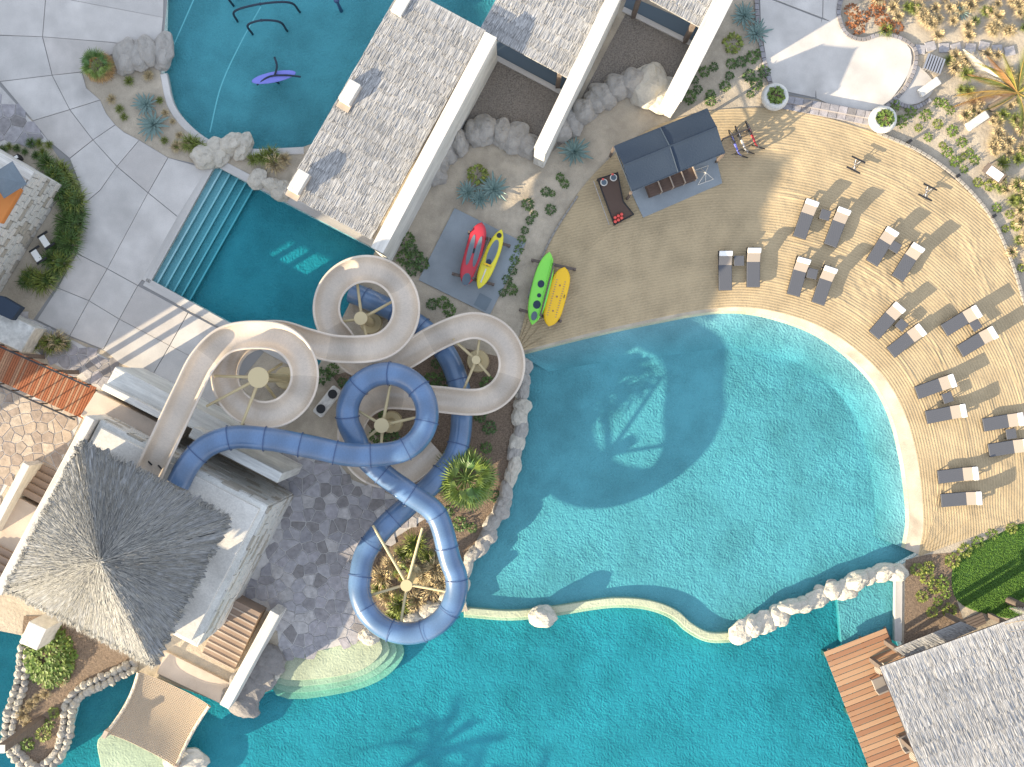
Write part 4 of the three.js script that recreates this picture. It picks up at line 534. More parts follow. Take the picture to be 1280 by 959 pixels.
{ // kayaks on racks
  const slab = struct('kayak_slab', slabGeo([[568, 260], [657, 304], [612, 394], [523, 350]], 0, 0.08, 0.01), M.pad); part(slab, 'hatch', slabGeo([[600, 366], [615, 374], [607, 389], [592, 381]], 0.08, 0.094), M.padding);
  const hull = (L, w, hgt, point) => { const n = 28, k = 14, pos = [], idx = []; for (let i = 0; i <= n; i++) { const t = i / n * 2 - 1, s = Math.pow(Math.max(0, 1 - Math.pow(Math.abs(t), point)), 0.75), y0 = 0.1 * t * t * hgt / 0.3; for (let j = 0; j < k; j++) { const a = 2 * Math.PI * j / k, cy = Math.sin(a); pos.push(t * L / 2, y0 + hgt * (0.5 + 0.5 * (cy > 0 ? Math.pow(cy, 0.6) * 0.75 : cy)) * (0.25 + 0.75 * s), Math.cos(a) * w / 2 * Math.max(0.03, s)); } } for (let i = 0; i < n; i++) for (let j = 0; j < k; j++) { const a = i * k + j, b = i * k + (j + 1) % k; idx.push(a, b, a + k, b, b + k, a + k); } const g = new THREE.BufferGeometry(); g.setAttribute('position', new THREE.Float32BufferAttribute(pos, 3)); g.setIndex(idx); g.computeVertexNormals(); return g; };
  const put = (name, label, a, b, w, m, h, point, extra) => { const A = at(...a, h), B = at(...b, h), o = thing(name, label, name === 'kayak' ? 'kayak' : 'board', A.clone().add(B).multiplyScalar(0.5).setY(h - 0.15), -Math.atan2(A.z - B.z, A.x - B.x), 'kayaks and boards on timber racks'), L = A.distanceTo(B); m.side = THREE.DoubleSide; part(o, 'hull', hull(L, w, 0.26, point), m); extra(o, L); };
  const disc = (o, name, x, z, rx, rz, y, m) => { const g = new THREE.CylinderGeometry(1, 1, 0.02, 20).scale(rx, 1, rz); part(o, name, g, m, V(x, y, z)); };
  put('kayak', 'green kayak with dark seats on the timber rack by the shore', [687, 315], [665, 406], 0.9, M.lime, 0.75, 3, (o, L) => { disc(o, 'seat', 0.2, -0.04, 0.18, 0.16, 0.235, M.navy); disc(o, 'seat', -0.8, 0, 0.2, 0.18, 0.235, M.navy); disc(o, 'hatch', -0.35, 0, 0.1, 0.1, 0.235, M.navy); part(o, 'deck_ridge', bar(V(-L * 0.42, 0.27, 0.22), V(L * 0.42, 0.27, 0.22), 0.03), M.lime); disc(o, 'stern_well', -1.35, 0, 0.22, 0.14, 0.24, M.slate); });
  put('kayak', 'yellow kayak beside the green one on the shore rack', [706, 334], [686, 408], 0.9, M.orange, 0.72, 4.5, (o) => { for (const z of [-0.2, 0.2]) for (let i = 0; i < 16; i++) part(o, 'scupper', box(0.04, 0.015, 0.07, -0.95 + i * 0.115, 0.235, z), M.wood2); for (const x of [-0.7, 0, 0.55]) disc(o, 'plug', x, 0, 0.045, 0.045, 0.238, M.wood3); part(o, 'handle', box(0.16, 0.03, 0.03, 0.1, 0.24, 0.34), M.black); });
  put('paddle_board', 'red kayak with blue grey deck pads on the concrete slab rack', [602, 278], [581, 357], 0.84, M.red, 0.7, 4.5, (o) => { disc(o, 'deck_pad', 0.15, -0.17, 0.75, 0.12, 0.245, M.padding); disc(o, 'deck_pad', 0.15, 0.17, 0.75, 0.12, 0.245, M.padding); disc(o, 'handle', 0.15, 0, 0.14, 0.05, 0.25, M.black); disc(o, 'tail_pad', -1.25, 0, 0.3, 0.2, 0.235, M.slate); });
  put('paddle_board', 'yellow kayak with a grey cockpit on the concrete slab rack', [627, 287], [598, 361], 0.72, M.yellow, 0.7, 3, (o) => { disc(o, 'cockpit', 0.3, 0, 0.68, 0.2, 0.245, M.padding); part(o, 'seat_back', box(0.08, 0.12, 0.36, -0.3, 0.3, 0), M.orange); disc(o, 'seat', -0.15, 0, 0.13, 0.13, 0.256, M.navy); disc(o, 'bow_hatch', 1.2, 0, 0.12, 0.12, 0.24, M.black); part(o, 'deck_stripe', box(0.7, 0.012, 0.06, -0.85, 0.242, 0), M.whiteSmooth); });
  const rack = (label, beams) => { const o = thing('kayak_rack', label, 'rack', V(0, 0, 0), 0, 'timber kayak racks'); for (const [x0, y0, x1, y1] of beams) { const a = at(x0, y0, 0.5).setY(0.5), b = at(x1, y1, 0.5).setY(0.5), d = b.clone().sub(a), L = d.length(); part(o, 'beam', box(L, 0.1, 0.14), M.timber, a.clone().add(b).multiplyScalar(0.5), -Math.atan2(d.z, d.x)); for (const t of [0.03, 0.5, 0.97]) { const p = a.clone().lerp(b, t); part(o, 'upright', box(0.09, t === 0.5 ? 1 : 0.85, 0.09), M.timber, p.setY(t === 0.5 ? 0.5 : 0.42)); } } const mid = beams.map(([x0, y0, x1, y1]) => at((x0 + x1) / 2, (y0 + y1) / 2, 0.9).setY(0.95)); part(o, 'tie_beam', bar(mid[0], mid[1], 0.04), M.timber); };
  rack('grey timber rack on the concrete slab', [[585, 290, 638, 308], [565, 342, 618, 356]]); rack('grey timber rack on the sand by the shore', [[664, 325, 720, 337], [649, 387, 702, 402]]);
}
{ // pots, sign, stands, kerb
  const pot = (x, y, label) => { const o = thing('stone_pot', label, 'planter', gp(x, y), 0, 'white stone pots at the slate steps'); const pts = [[0.5, 0], [0.62, 0.25], [0.66, 0.5], [0.6, 0.7], [0.48, 0.78], [0.38, 0.76], [0.36, 0.6]].map((p) => new THREE.Vector2(...p)); part(o, 'bowl', new THREE.LatheGeometry(pts, 28), M.white).material.side = THREE.DoubleSide; part(o, 'soil', new THREE.CylinderGeometry(0.42, 0.42, 0.05, 20).translate(0, 0.66, 0), M.soil); part(o, 'plant', foliage(120, 0.36, 0.3, 0.16, 0.06), leafM[1], V(0, 0.68, 0)); };
  const kb = resample([[1096, 166], [1150, 190], [1195, 222], [1236, 268], [1262, 322], [1282, 385]], 40), k = thing('beach_kerb', 'pale rounded kerb stones along the outer edge of the raked beach', 'kerb'); for (let i = 0; i < kb.length - 1; i++) { const a = at(...kb[i]), b = at(...kb[i + 1]); part(k, 'kerb_stone', box(a.distanceTo(b) * 0.97, 0.2, 0.16, 0, 0.05, 0, 0.03), M.rock, a.clone().add(b).multiplyScalar(0.5), -Math.atan2(b.z - a.z, b.x - a.x)); }
  const kb2 = resample([[660, 372], [672, 335], [692, 292], [722, 245]], 16), k2 = thing('beach_kerb', 'pale low kerb between the sand and the green shrubs by the kayaks', 'kerb'); for (let i = 0; i < kb2.length - 1; i++) { const a = at(...kb2[i]), b = at(...kb2[i + 1]); part(k2, 'kerb_stone', box(a.distanceTo(b) * 0.97, 0.14, 0.1, 0, 0.04, 0, 0.02), M.rock, a.clone().add(b).multiplyScalar(0.5), -Math.atan2(b.z - a.z, b.x - a.x)); }
  function foliage(n, R, H, L, w) { return leafGeo(n, R, H, L, w); }
  var leafGeoReady = true; pot(966, 124, 'white stone pot nearer the navy hut'); pot(1100, 152, 'white stone pot nearer the small shrubs');
  for (const [x, y] of [[1195, 221], [1240, 271], [1135, 178]]) { const b = thing('kerb_light', 'small black light post on the beach kerb', 'light', gp(x, y), 0.6, 'black lights along the kerb'); part(b, 'stem', box(0.12, 0.3, 0.12, 0, 0.15, 0), M.black); part(b, 'head', box(0.2, 0.06, 0.14, 0, 0.32, 0), M.black); }
  const s = thing('notice_board', 'white notice panel in a brown frame among the dry plants', 'sign', gp(1240, 216), -0.62); part(s, 'frame', box(1.05, 0.07, 0.5, 0, 0.42, 0).rotateX(0.25), M.timber); part(s, 'panel', box(0.72, 0.03, 0.42, 0.05, 0.46, 0).rotateX(0.25), M.towel); for (const x of [-0.45, 0.45]) part(s, 'leg', box(0.06, 0.45, 0.06, x, 0.2, 0), M.timber);
  for (const [x, y, l] of [[1067, 208, 'folding stand with two dark bars near the slate steps'], [1156, 242, 'folding stand with two dark bars near the beach kerb']]) { const o = thing('folding_stand', l, 'stand', gp(x, y), -0.46, 'folding stands on the sand'); for (const z of [-0.28, 0.28]) part(o, 'bar', box(0.72, 0.05, 0.08, 0, 0.42, z), M.black); part(o, 'strut', merge([bar(V(-0.12, 0, -0.26), V(0.12, 0.42, 0.26), 0.02), bar(V(0.12, 0, -0.26), V(-0.12, 0.42, 0.26), 0.02), bar(V(-0.12, 0, 0.26), V(0.12, 0.42, -0.26), 0.02), bar(V(0.12, 0, 0.26), V(-0.12, 0.42, -0.26), 0.02)]), M.metal); }
  for (const [x, y] of [[1150, 62], [1163, 58], [1180, 60], [1195, 60], [1213, 60], [1230, 58], [1246, 62], [1262, 64]]) { const o = thing('stepping_stone', 'flat grey stepping stone in the dry garden path', 'stone', gp(x, y), rr(-0.3, 0.3), 'stepping stones in the dry garden'); part(o, 'stone', new RoundedBoxGeometry(0.52, 0.08, 0.46, 1, 0.03).translate(0, 0.02, 0), flag[1]); }
  const pl = thing('metal_grate', 'grey slatted metal box beside the plaza landing', 'grate', gp(1166, 82), -0.35); for (let i = 0; i < 7; i++) part(pl, 'slat', box(0.08, 0.3, 0.75, -0.42 + i * 0.13, 0.18, 0), M.metal);
  for (const [x, y, a] of [[1160, 110, 0.62], [1220, 152, 0.6]]) { const o = thing('white_bench', a > 0.61 ? 'white slab bench at the edge of the plaza landing' : 'white slab lying under the drooping palm', 'bench', gp(x, y), a); part(o, 'slab', new RoundedBoxGeometry(1.15, 0.3, 0.42, 2, 0.06).translate(0, 0.15, 0), M.whiteSmooth); }
}
// ---------------------------------------------------------------- plants
function leafGeo(n, R, H, L, w) {
  const pos = [], col = [];
  for (let i = 0; i < n; i++) {
    const a = rnd() * 6.283, e = Math.acos(rr(0, 1)), r = R * Math.cbrt(rr(0.15, 1)), c = V(Math.sin(e) * Math.cos(a) * r, Math.cos(e) * r * H / R + 0.03, Math.sin(e) * Math.sin(a) * r), d = V(Math.cos(a) + rr(-0.7, 0.7), rr(-0.35, 0.6), Math.sin(a) + rr(-0.7, 0.7)).normalize(), s = V(-d.z, rr(-0.4, 0.4), d.x).normalize(), l = L * rr(0.7, 1.3), ww = w * rr(0.7, 1.3);
    const p0 = c, p1 = c.clone().addScaledVector(d, l * 0.5).addScaledVector(s, ww), p2 = c.clone().addScaledVector(d, l).add(V(0, -0.15 * l, 0)), p3 = c.clone().addScaledVector(d, l * 0.5).addScaledVector(s, -ww), k = rr(0.6, 1.35), kr = k * rr(0.9, 1.2);
    for (const p of [p0, p1, p2, p0, p2, p3]) { pos.push(p.x, p.y, p.z); col.push(kr, k, k * 0.9); }
  }
  const g = new THREE.BufferGeometry(); g.setAttribute('position', new THREE.Float32BufferAttribute(pos, 3)); g.setAttribute('color', new THREE.Float32BufferAttribute(col, 3)); g.computeVertexNormals(); return g;
}
function bladeGeo(n, R, H, w, spread = 1) {           // grass tuft
  const pos = [], col = [];
  for (let i = 0; i < n; i++) { const a = rnd() * 6.283, b = V(Math.cos(a) * R * 0.35 * rnd(), 0, Math.sin(a) * R * 0.35 * rnd()), q = a + rr(-0.6, 0.6), l = rr(0.5, 1) * spread, m = b.clone().add(V(Math.cos(q) * R * 0.5 * l, H * rr(0.6, 1), Math.sin(q) * R * 0.5 * l)), e = b.clone().add(V(Math.cos(q) * R * l, H * rr(0.3, 0.75), Math.sin(q) * R * l)), s = V(-Math.sin(q), 0, Math.cos(q)).multiplyScalar(w), k = rr(0.6, 1.4); for (const p of [b.clone().add(s), b.clone().sub(s), m.clone().add(s), b.clone().sub(s), m.clone().sub(s), m.clone().add(s), m.clone().add(s), m.clone().sub(s), e]) { pos.push(p.x, p.y, p.z); col.push(k * rr(0.9, 1.15), k, k); } }
  const g = new THREE.BufferGeometry(); g.setAttribute('position', new THREE.Float32BufferAttribute(pos, 3)); g.setAttribute('color', new THREE.Float32BufferAttribute(col, 3)); g.computeVertexNormals(); return g;
}
{
  const kinds = [0, 1, 2, 3].map((k) => { const o = new THREE.Group(); part(o, 'foliage', leafGeo(90, 0.38, 0.32, 0.17, 0.06), leafM[k]); part(o, 'stem', bar(V(0, 0, 0), V(0.02, 0.22, 0.01), 0.02, 0.012, 5), M.timber); return o; });
  const plant = (x, y, k, s, label, group) => { const o = kinds[k].clone(); o.name = numbered('leafy_shrub'); o.position.copy(gp(x, y)); o.rotation.y = rnd() * 6; o.scale.setScalar(s); tag(o, label, 'shrub', group); scene.add(o); };
  const bed = (pts, ks, s, label, group) => pts.forEach(([x, y]) => plant(x, y, pick(ks), s * rr(0.7, 1.25), label, group));
  bed([[660, 256], [690, 242], [668, 268], [682, 240], [706, 230], [688, 262], [662, 276], [652, 300], [656, 288], [648, 312], [643, 325], [640, 338], [634, 350], [640, 362], [628, 366], [700, 222]], [0, 2], 0.55, 'low green shrub in the strip between kayak slab and beach kerb', 'shrubs along the kayak strip');
  bed([[508, 300], [514, 312], [520, 322], [505, 322], [516, 336], [528, 330], [540, 380], [554, 378], [562, 388]], [0, 2], 0.75, 'dark green shrub beside the cream slide and kayak slab', 'shrubs by the cream slide');
  bed([[880, 90], [892, 84], [868, 100], [872, 112], [888, 118], [906, 108], [912, 95], [914, 80], [926, 78], [936, 95], [940, 72], [948, 66], [945, 105], [938, 118], [862, 122], [888, 126], [955, 90]], [0, 2], 0.62, 'green shrub in the sandy bed between white wall and plaza', 'shrubs beside the plaza');
  bed([[1118, 132], [1138, 140], [1157, 144], [1126, 152], [1148, 160], [1172, 155], [1180, 130], [1188, 138], [1172, 128], [1160, 172], [1190, 164], [1178, 182], [1184, 190], [1194, 202], [1204, 196], [1218, 200], [1212, 190], [1202, 178], [1222, 228], [1236, 232], [1250, 230], [1205, 212]], [1, 3], 0.58, 'bright green shrub in the sunny bed below the plaza landing', 'sunny shrubs by the plaza');
  bed([[1246, 260], [1262, 268], [1270, 282], [1256, 286], [1274, 300], [1266, 318], [1276, 335], [1272, 252], [1280, 262]], [1, 3], 0.55, 'bright green shrub beyond the beach kerb', 'shrubs beyond the kerb');
  bed([[1146, 712], [1158, 722], [1168, 735], [1152, 745], [1172, 752], [1165, 765], [1178, 728], [1182, 742], [1160, 708], [1190, 700], [1205, 688], [1222, 678], [1240, 668], [1264, 660], [1186, 762]], [1, 3], 0.7, 'yellow green shrub between the pool corner and the lawn', 'shrubs round the lawn');
  bed([[404, 470], [416, 462], [428, 478], [510, 470], [520, 480], [545, 455], [540, 475], [550, 490], [600, 520], [612, 535], [618, 500], [608, 560], [560, 640], [575, 655], [590, 660], [618, 620], [555, 470], [610, 480], [392, 470], [480, 520], [470, 545], [490, 548]], [0, 2], 0.75, 'dark green shrub growing beneath the water slides', 'shrubs under the slides');
  const bush = thing('hedge_bush', 'dense glossy green bush filling the stone planter', 'bush', gp(62, 818)); const g1 = part(bush, 'foliage', leafGeo(1500, 1.15, 0.8, 0.16, 0.06), leafM[1]); g1.scale.set(1.05, 0.9, 1.35); g1.rotation.y = 0.2; part(bush, 'stem', bar(V(0, 0, 0), V(0, 0.5, 0), 0.06), M.timber);
  bed([[62, 905], [55, 918], [35, 930], [68, 890]], [1, 3], 0.85, 'small yellow green shrub at the low end of the stone planter', 'small planter shrubs');
  // grass tufts
  const tufts = [leafM[0], leafM[3], dryM].map((m, k) => { const o = new THREE.Group(); part(o, 'blades', bladeGeo(110, 0.62, 0.5, 0.014), m); return o; });
  const tuft = (pts, ks, s, label, group) => pts.forEach(([x, y]) => { const o = tufts[pick(ks)].clone(); o.name = numbered('grass_tuft'); o.position.copy(gp(x, y)); o.rotation.y = rnd() * 6; o.scale.setScalar(s * rr(0.75, 1.25)); tag(o, label, 'grass', group); scene.add(o); });
  tuft([[60, 205], [72, 212], [80, 218], [88, 228], [94, 240], [98, 252], [100, 266], [98, 280], [94, 294], [90, 306], [84, 318], [80, 330], [74, 340], [66, 348], [58, 352], [48, 352], [84, 246], [86, 262], [84, 278], [80, 294], [72, 310], [66, 326], [70, 225], [76, 236], [40, 345], [36, 352]], [0, 0, 1], 1.0, 'green ornamental grass tuft along the curved deck edge', 'grass tufts along the deck');
  tuft([[12, 184], [22, 186], [32, 190], [40, 180], [50, 180], [62, 182], [46, 195], [55, 192], [5, 188]], [0, 1], 0.45, 'small grass tuft by the dark flagstones', 'small tufts by the flagstones');
  tuft([[50, 418], [58, 428], [66, 430], [74, 426], [82, 430], [46, 428]], [1, 2], 0.8, 'dry grass tuft beside the red bridge', 'dry tufts by the red bridge');
  tuft([[187, 94], [162, 102], [186, 96], [140, 125], [150, 137], [156, 147], [200, 126], [207, 142], [216, 152], [225, 170], [222, 182], [206, 176]], [1, 2], 0.4, 'tiny dry tuft in the agave bed by the splash pool', 'tufts in the agave bed');
  tuft([[222, 184], [232, 182], [240, 180], [248, 186], [318, 200], [330, 198], [345, 206], [356, 200], [340, 194]], [1, 2], 0.75, 'dry yellow grass between boulders at the splash pool', 'dry grass at the splash pool');
  tuft([[478, 720], [492, 705], [505, 690], [520, 680], [535, 695], [545, 710], [530, 720], [485, 745], [500, 755], [520, 750], [540, 735], [475, 735], [550, 725], [512, 705], [492, 770]], [1, 2, 2], 0.95, 'dry brown grass inside the lower blue loop', 'dry grass in the blue loop');
  tuft([[40, 880], [30, 892], [48, 872], [58, 866], [36, 905], [78, 850]], [2], 0.6, 'dry brown tuft in the planter soil', 'dry tufts in the planter');
  const dryPts = []; for (let i = 0; i < 330; i++) { const x = rr(1055, 1290), y = rr(-10, 330); if ((y < 48 && x > 1058 + 30) || (x > 1165 && y > 60 && y < 240 && x > 1165 + (y - 60) * 0.45) || (y > 240 && x > 1262)) dryPts.push([x, y]); }
  tuft(dryPts, [2, 2, 2, 1], 0.6, 'dry straw tuft in the sunny garden beyond the beach', 'dry tufts in the garden');
  const rust = mat(rgb(0.24, 0.10, 0.045), { vertexColors: true, side: THREE.DoubleSide });
  for (const [x, y] of [[1064, 14], [1066, 28], [1078, 22], [1092, 14], [1102, 24], [1108, 32], [1098, 6], [1120, 34], [1072, 36]]) { const o = thing('rusty_shrub', 'rust brown dry shrub beside the stone kerb', 'shrub', gp(x, y), rnd() * 6, 'rust shrubs by the kerb'); part(o, 'foliage', leafGeo(70, 0.3, 0.28, 0.13, 0.04), rust); }
  // agaves
  const leaf = (() => { const g = new THREE.BufferGeometry(), w = 0.055, L = 0.62, pos = []; const P = [[0, 0.035], [0.15, w], [0.35, w * 0.85], [0.55, w * 0.4], [L, 0.002]]; for (let i = 0; i < 4; i++) for (const s of [-1, 1]) { const [x0, w0] = P[i], [x1, w1] = P[i + 1], c0 = [x0, 0, 0], c1 = [x1, 0, 0], e0 = [x0, 0.03, s * w0], e1 = [x1, 0.02, s * w1]; const q = s > 0 ? [c0, e0, e1, c0, e1, c1] : [c0, e1, e0, c0, c1, e1]; q.forEach((p) => pos.push(...p)); } g.setAttribute('position', new THREE.Float32BufferAttribute(pos, 3)); g.computeVertexNormals(); return g; })();
  for (const [x, y, s, l] of [[183, 131, 1.05, 'blue agave nearer the small fan palm'], [192, 156, 1.25, 'blue agave nearer the tan boulders'], [585, 240, 1.0, 'blue agave at the rock wall side of the sandy bed'], [617, 237, 1.3, 'large blue agave above the kayak slab'], [600, 248, 0.9, 'small blue agave between two others'], [718, 190, 1.35, 'green blue agave at the end of the white wall'], [930, 20, 1.1, 'blue agave beside the wide white wall, higher one'], [945, 42, 1.15, 'blue agave beside the plaza kerb, lower one'], [1202, 16, 0.7, 'green agave in the dry garden']]) {
    const o = thing('agave', l, 'agave', gp(x, y), rnd() * 6, 'agaves'); for (let i = 0; i < 30; i++) { const m = part(o, 'leaf', leaf, agaveM, V(0, 0.04, 0)); m.rotation.set(0, i * 2.4, 0.12 + 1.15 * (i / 30) * (i / 30) + rr(-0.06, 0.06), 'YXZ'); m.scale.setScalar(s * rr(0.85, 1.15) * (1.1 - 0.35 * i / 30)); }
  }
  for (const [x, y] of [[597, 218], [915, 55]]) plant(x, y, 3, 1.1, 'yellow flowering shrub above an agave', 'yellow shrubs by agaves');
  // fan palms
  const fan = (n, L) => { const pos = [], col = []; for (let i = 0; i < n; i++) { const a = (i / (n - 1) - 0.5) * 3.5, k = rr(0.7, 1.3), d = V(Math.cos(a), 0, Math.sin(a)), s = V(-d.z, 0, d.x), l = L * rr(0.8, 1) * (1 - 0.12 * Math.abs(a)); const p0 = V(0, 0, 0), m1 = d.clone().multiplyScalar(l * 0.55).addScaledVector(s, l * 0.055).add(V(0, 0.03, 0)), m2 = d.clone().multiplyScalar(l * 0.55).addScaledVector(s, -l * 0.055).add(V(0, -0.02, 0)), e = d.clone().multiplyScalar(l).add(V(0, -l * rr(0.12, 0.4), 0)); for (const p of [p0, m1, m2, m1, e, m2]) { pos.push(p.x, p.y, p.z); col.push(k, k, k); } } const g = new THREE.BufferGeometry(); g.setAttribute('position', new THREE.Float32BufferAttribute(pos, 3)); g.setAttribute('color', new THREE.Float32BufferAttribute(col, 3)); g.computeVertexNormals(); return g; };
  const fans = [fan(17, 0.75), fan(15, 0.7)], fanM = [mat(rgb(0.075, 0.15, 0.03), { vertexColors: true, side: THREE.DoubleSide, roughness: 0.5 }), mat(rgb(0.16, 0.22, 0.04), { vertexColors: true, side: THREE.DoubleSide, roughness: 0.5 }), mat(rgb(0.42, 0.26, 0.11), { vertexColors: true, side: THREE.DoubleSide })];
  const fanPalm = (x, y, n, R, h, label) => { const o = thing('fan_palm', label, 'palm', gp(x, y), rnd() * 6); part(o, 'trunk', bar(V(0, 0, 0), V(0, h, 0), 0.22, 0.16, 10), M.timber); for (let i = 0; i < n; i++) { const t = i / n, dry = t < (R < 1.2 ? 0.6 : 0.3), a = i * 2.4, e = dry ? -0.25 : 0.05 + 1.0 * (t - 0.3), r = R * (dry ? 0.75 : 1 - 0.55 * (t - 0.3)), q = part(o, 'frond', pick(fans), dry ? fanM[2] : pick([fanM[0], fanM[1], fanM[1]]), V(Math.cos(a) * r * Math.cos(e) * 0.62, h + r * Math.sin(e), Math.sin(a) * r * Math.cos(e) * 0.62)); q.rotation.set(rr(-0.3, 0.3), -a, e + rr(-0.2, 0.2), 'YXZ'); q.scale.setScalar(R * rr(0.62, 0.8)); part(q, 'petiole', bar(V(-R * 0.75, 0, 0), V(0, 0, 0), 0.02), fanM[1]); } };
  fanPalm(584, 594, 40, 1.6, 1.6, 'large green fan palm beside the turquoise pool rocks'); fanPalm(128, 86, 34, 0.95, 0.6, 'small fan palm with brown fronds beside grey boulders'); fanPalm(505, 715, 14, 0.6, 0.4, 'low dry fan palm inside the lower blue loop');
  // drooping feather palm in the east
  const frond = (() => { const pos = [], col = [], L = 2.6; for (let i = 0; i < 44; i++) { const t = i / 44, x = L * t, y = 0.5 * Math.sin(t * 2.2) - 0.9 * t * t, l = 0.62 * Math.sin(Math.PI * (0.12 + 0.85 * t)); for (const s of [-1, 1]) { const k = rr(0.7, 1.3), b = V(x, y, 0), e = V(x + l * 0.75, y - 0.2 * l, s * l * 0.55), w = V(0.03, 0.01, 0); for (const p of [b.clone().sub(w), b.clone().add(w), e]) { pos.push(p.x, p.y, p.z); col.push(k, k, k); } } } const g = new THREE.BufferGeometry(); g.setAttribute('position', new THREE.Float32BufferAttribute(pos, 3)); g.setAttribute('color', new THREE.Float32BufferAttribute(col, 3)); g.computeVertexNormals(); return g; })();
  const fm = [[0.20, 0.20, 0.03], [0.30, 0.15, 0.06], [0.12, 0.14, 0.03], [0.34, 0.22, 0.06], [0.66, 0.62, 0.56]].map((c) => mat(rgb(...c), { vertexColors: true, side: THREE.DoubleSide }));
  const featherPalm = (x, y, h, list, label, s = 1, group) => { const o = thing('feather_palm', label, 'palm', at(x, y, h).setY(0), 0, group); part(o, 'trunk', bar(V(0, 0, 0), V(0, h, 0), 0.2, 0.14, 10), M.timber); for (const [a, e, k, sc] of list) { const q = part(o, 'frond', frond, fm[k], V(0, h, 0)); q.rotation.set(rr(-0.5, 0.5), -a, e, 'YXZ'); q.scale.setScalar(sc * s); part(q, 'rachis', new THREE.TubeGeometry(new THREE.CatmullRomCurve3([0, 0.3, 0.6, 0.95].map((t) => V(2.6 * t, 0.5 * Math.sin(t * 2.2) - 0.9 * t * t, 0))), 8, 0.022, 5), fm[3]); } };
  featherPalm(1272, 116, 3.0, [[-2.55, 0.2, 0, 0.95], [-2.3, 0.35, 1, 0.85], [-2.0, 0.5, 0, 0.75], [-2.75, 0.05, 1, 0.9], [2.95, 0.1, 1, 1.15], [3.1, 0.15, 3, 1.1], [-2.85, 0.15, 2, 1.05], [2.6, 0, 2, 0.7], [-2.45, 0.1, 4, 1.2], [-0.5, 0.2, 0, 0.9], [0.6, 0.3, 0, 0.9], [1.6, 0.3, 2, 0.8], [-1.3, 0.4, 2, 0.9]], 'wind blown feather palm with brown and yellow fronds over the dry garden');
  featherPalm(1310, 772, 4.2, [[3.0, 0.05, 4, 0.75], [2.75, 0.1, 4, 0.7], [-2.9, 0.1, 4, 0.65], [0, 0.3, 0, 0.8], [1.5, 0.3, 0, 0.8], [-1.5, 0.3, 2, 0.8]], 'palm with bleached pale fronds hanging over the deck bar roof');
  for (const [x, y, h] of [[69, 1232, 5.2], [83, 1300, 5.4], [190, 1290, 5]].map(([x, y, h]) => [640 + (x - 640) * ALT / (ALT - h), 479.5 + (y - 479.5) * ALT / (ALT - h), h])) featherPalm(x, y, h, Array.from({ length: 13 }, (_, i) => [i * 2.4, 0.5 - 0.05 * i, i % 3 === 0 ? 2 : 0, 0.95]), 'tall feather palm on the bank south of the lower pool', 0.9, 'palms on the south bank');
  // lawn blades
  const lp = smooth([[1190, 716], [1202, 692], [1240, 672], [1300, 648], [1320, 700], [1310, 770], [1235, 768], [1196, 750]], 4, true), N = 16000, im = new THREE.InstancedMesh(new THREE.ConeGeometry(0.012, 0.07, 3), mat(rgb(0.115, 0.235, 0.04)), N), mx = new THREE.Matrix4(), cc = new THREE.Color(); let c = 0;
  while (c < N) { const x = rr(1188, 1322), y = rr(645, 772); if (!inside([x, y], lp)) continue; const p = gp(x, y); mx.compose(V(p.x, 0.04, p.z), new THREE.Quaternion().setFromEuler(new THREE.Euler(rr(-0.5, 0.5), rr(0, 6), rr(-0.5, 0.5))), V(1.3, rr(0.7, 1.5), 1.3)); im.setMatrixAt(c, mx); const k = rr(0.6, 1.4); im.setColorAt(c, cc.setRGB(k, k, k * 0.9)); c++; }
  im.name = 'lawn_grass'; im.userData.kind = 'stuff'; tag(im, 'short green grass of the lawn beside the deck bar', 'grass'); scene.add(im);
}
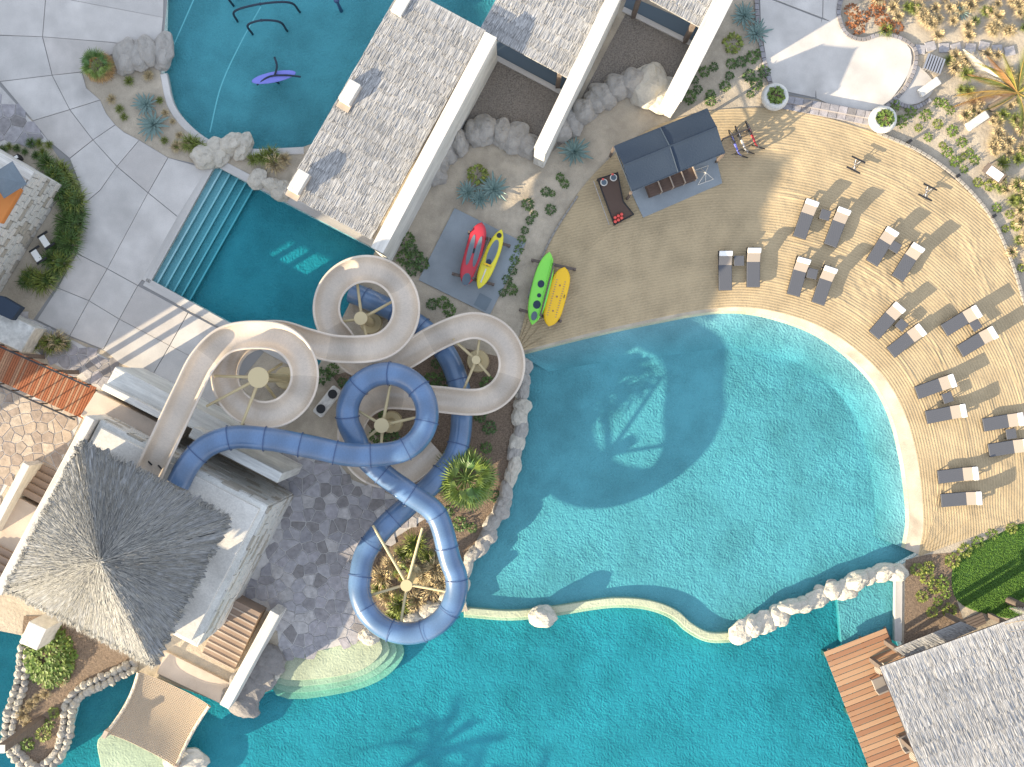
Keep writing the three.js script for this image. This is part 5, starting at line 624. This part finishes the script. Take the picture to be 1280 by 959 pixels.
// ---------------------------------------------------------------- splash pool toys
{
  const tube = (pts, r, m, o, name) => part(o, name, new THREE.TubeGeometry(new THREE.CatmullRomCurve3(pts), 30, r, 8), m);
  for (const [a, b, label] of [[[293, 22], [372, 10], 'tall navy spray arch at the far side of the splash pool'], [[312, 38], [356, 34], 'navy spray arch bent over at the splash pool lane line'], [[288, 2], [296, -8], 'small navy spray hoop behind the tall arch']]) { const o = thing('spray_arch', label, 'spray toy', V(0, 0, 0), 0, 'navy spray arches'); const A = at(...a), B = at(...b), m = A.clone().lerp(B, 0.5); tube([A.clone().setY(-0.65), A.clone().lerp(m, 0.15).setY(0.9), m.clone().setY(1.35), B.clone().lerp(m, 0.15).setY(0.95), B.clone().setY(-0.65)], 0.055, M.navy, o, 'pipe'); part(o, 'nozzle', new THREE.CylinderGeometry(0.07, 0.05, 0.12, 10), M.navy, m.clone().setY(1.32)); }
  const o = thing('leaf_spray_toy', 'violet leaf shaped spray toy on a navy stalk in the splash pool', 'spray toy'), p = at(345, 100); const g = new THREE.SphereGeometry(1, 24, 12).scale(1.08, 0.05, 0.26); part(o, 'leaf', g, M.violet, p.clone().setY(0.55), 0.2); tube([p.clone().setY(-0.65), p.clone().setY(0.4), at(346, 82, 0.9), at(343, 71, 1.0)], 0.05, M.navy, o, 'stalk'); tube([at(321, 106, 0.5), at(336, 96, 0.62), at(356, 94, 0.62), at(376, 96, 0.5)], 0.045, M.navy, o, 'rib');
  const s = thing('spray_post', 'short blue spray post near the pool bar roof', 'spray toy', at(424, 8)); part(s, 'post', new THREE.CylinderGeometry(0.06, 0.09, 1.6, 12).translate(0, 0.1, 0), M.blueDark); part(s, 'nozzle', new THREE.SphereGeometry(0.14, 14, 10).translate(0, 0.9, 0), M.blueDark);
}
// ---------------------------------------------------------------- hotel wing beyond the west edge, which shades the deck
{
  const o = thing('hotel_wing', 'long pale hotel wing standing west of the pool deck', 'building'), H = 10.6, A = at(-157, 609), B = at(-560, -60), d = B.clone().sub(A), L = d.length(), turn = -Math.atan2(d.z, d.x), mid = A.clone().add(B).multiplyScalar(0.5), n = V(d.z, 0, -d.x).normalize(); if (n.x > 0) n.negate();
  const c = mid.clone().addScaledVector(n, 4); part(o, 'wall', box(L, H - 0.3, 8), M.whiteSmooth, c.clone().setY((H - 0.3) / 2), turn); part(o, 'roof', box(L + 0.4, 0.3, 8.4), M.coping, c.clone().setY(H - 0.15), turn);
  for (let f = 0; f < 3; f++) for (let i = 0; i < 9; i++) { const p = A.clone().addScaledVector(d.clone().normalize(), (i + 0.5) * L / 9).addScaledVector(n, -0.02).setY(1.6 + f * 3); part(o, 'window', box(1.8, 1.9, 0.08), M.slate, p, turn); }
}
scene.traverse((m) => { if (m.isMesh) { m.castShadow = true; m.receiveShadow = true; } });
renderer.render(scene, camera);
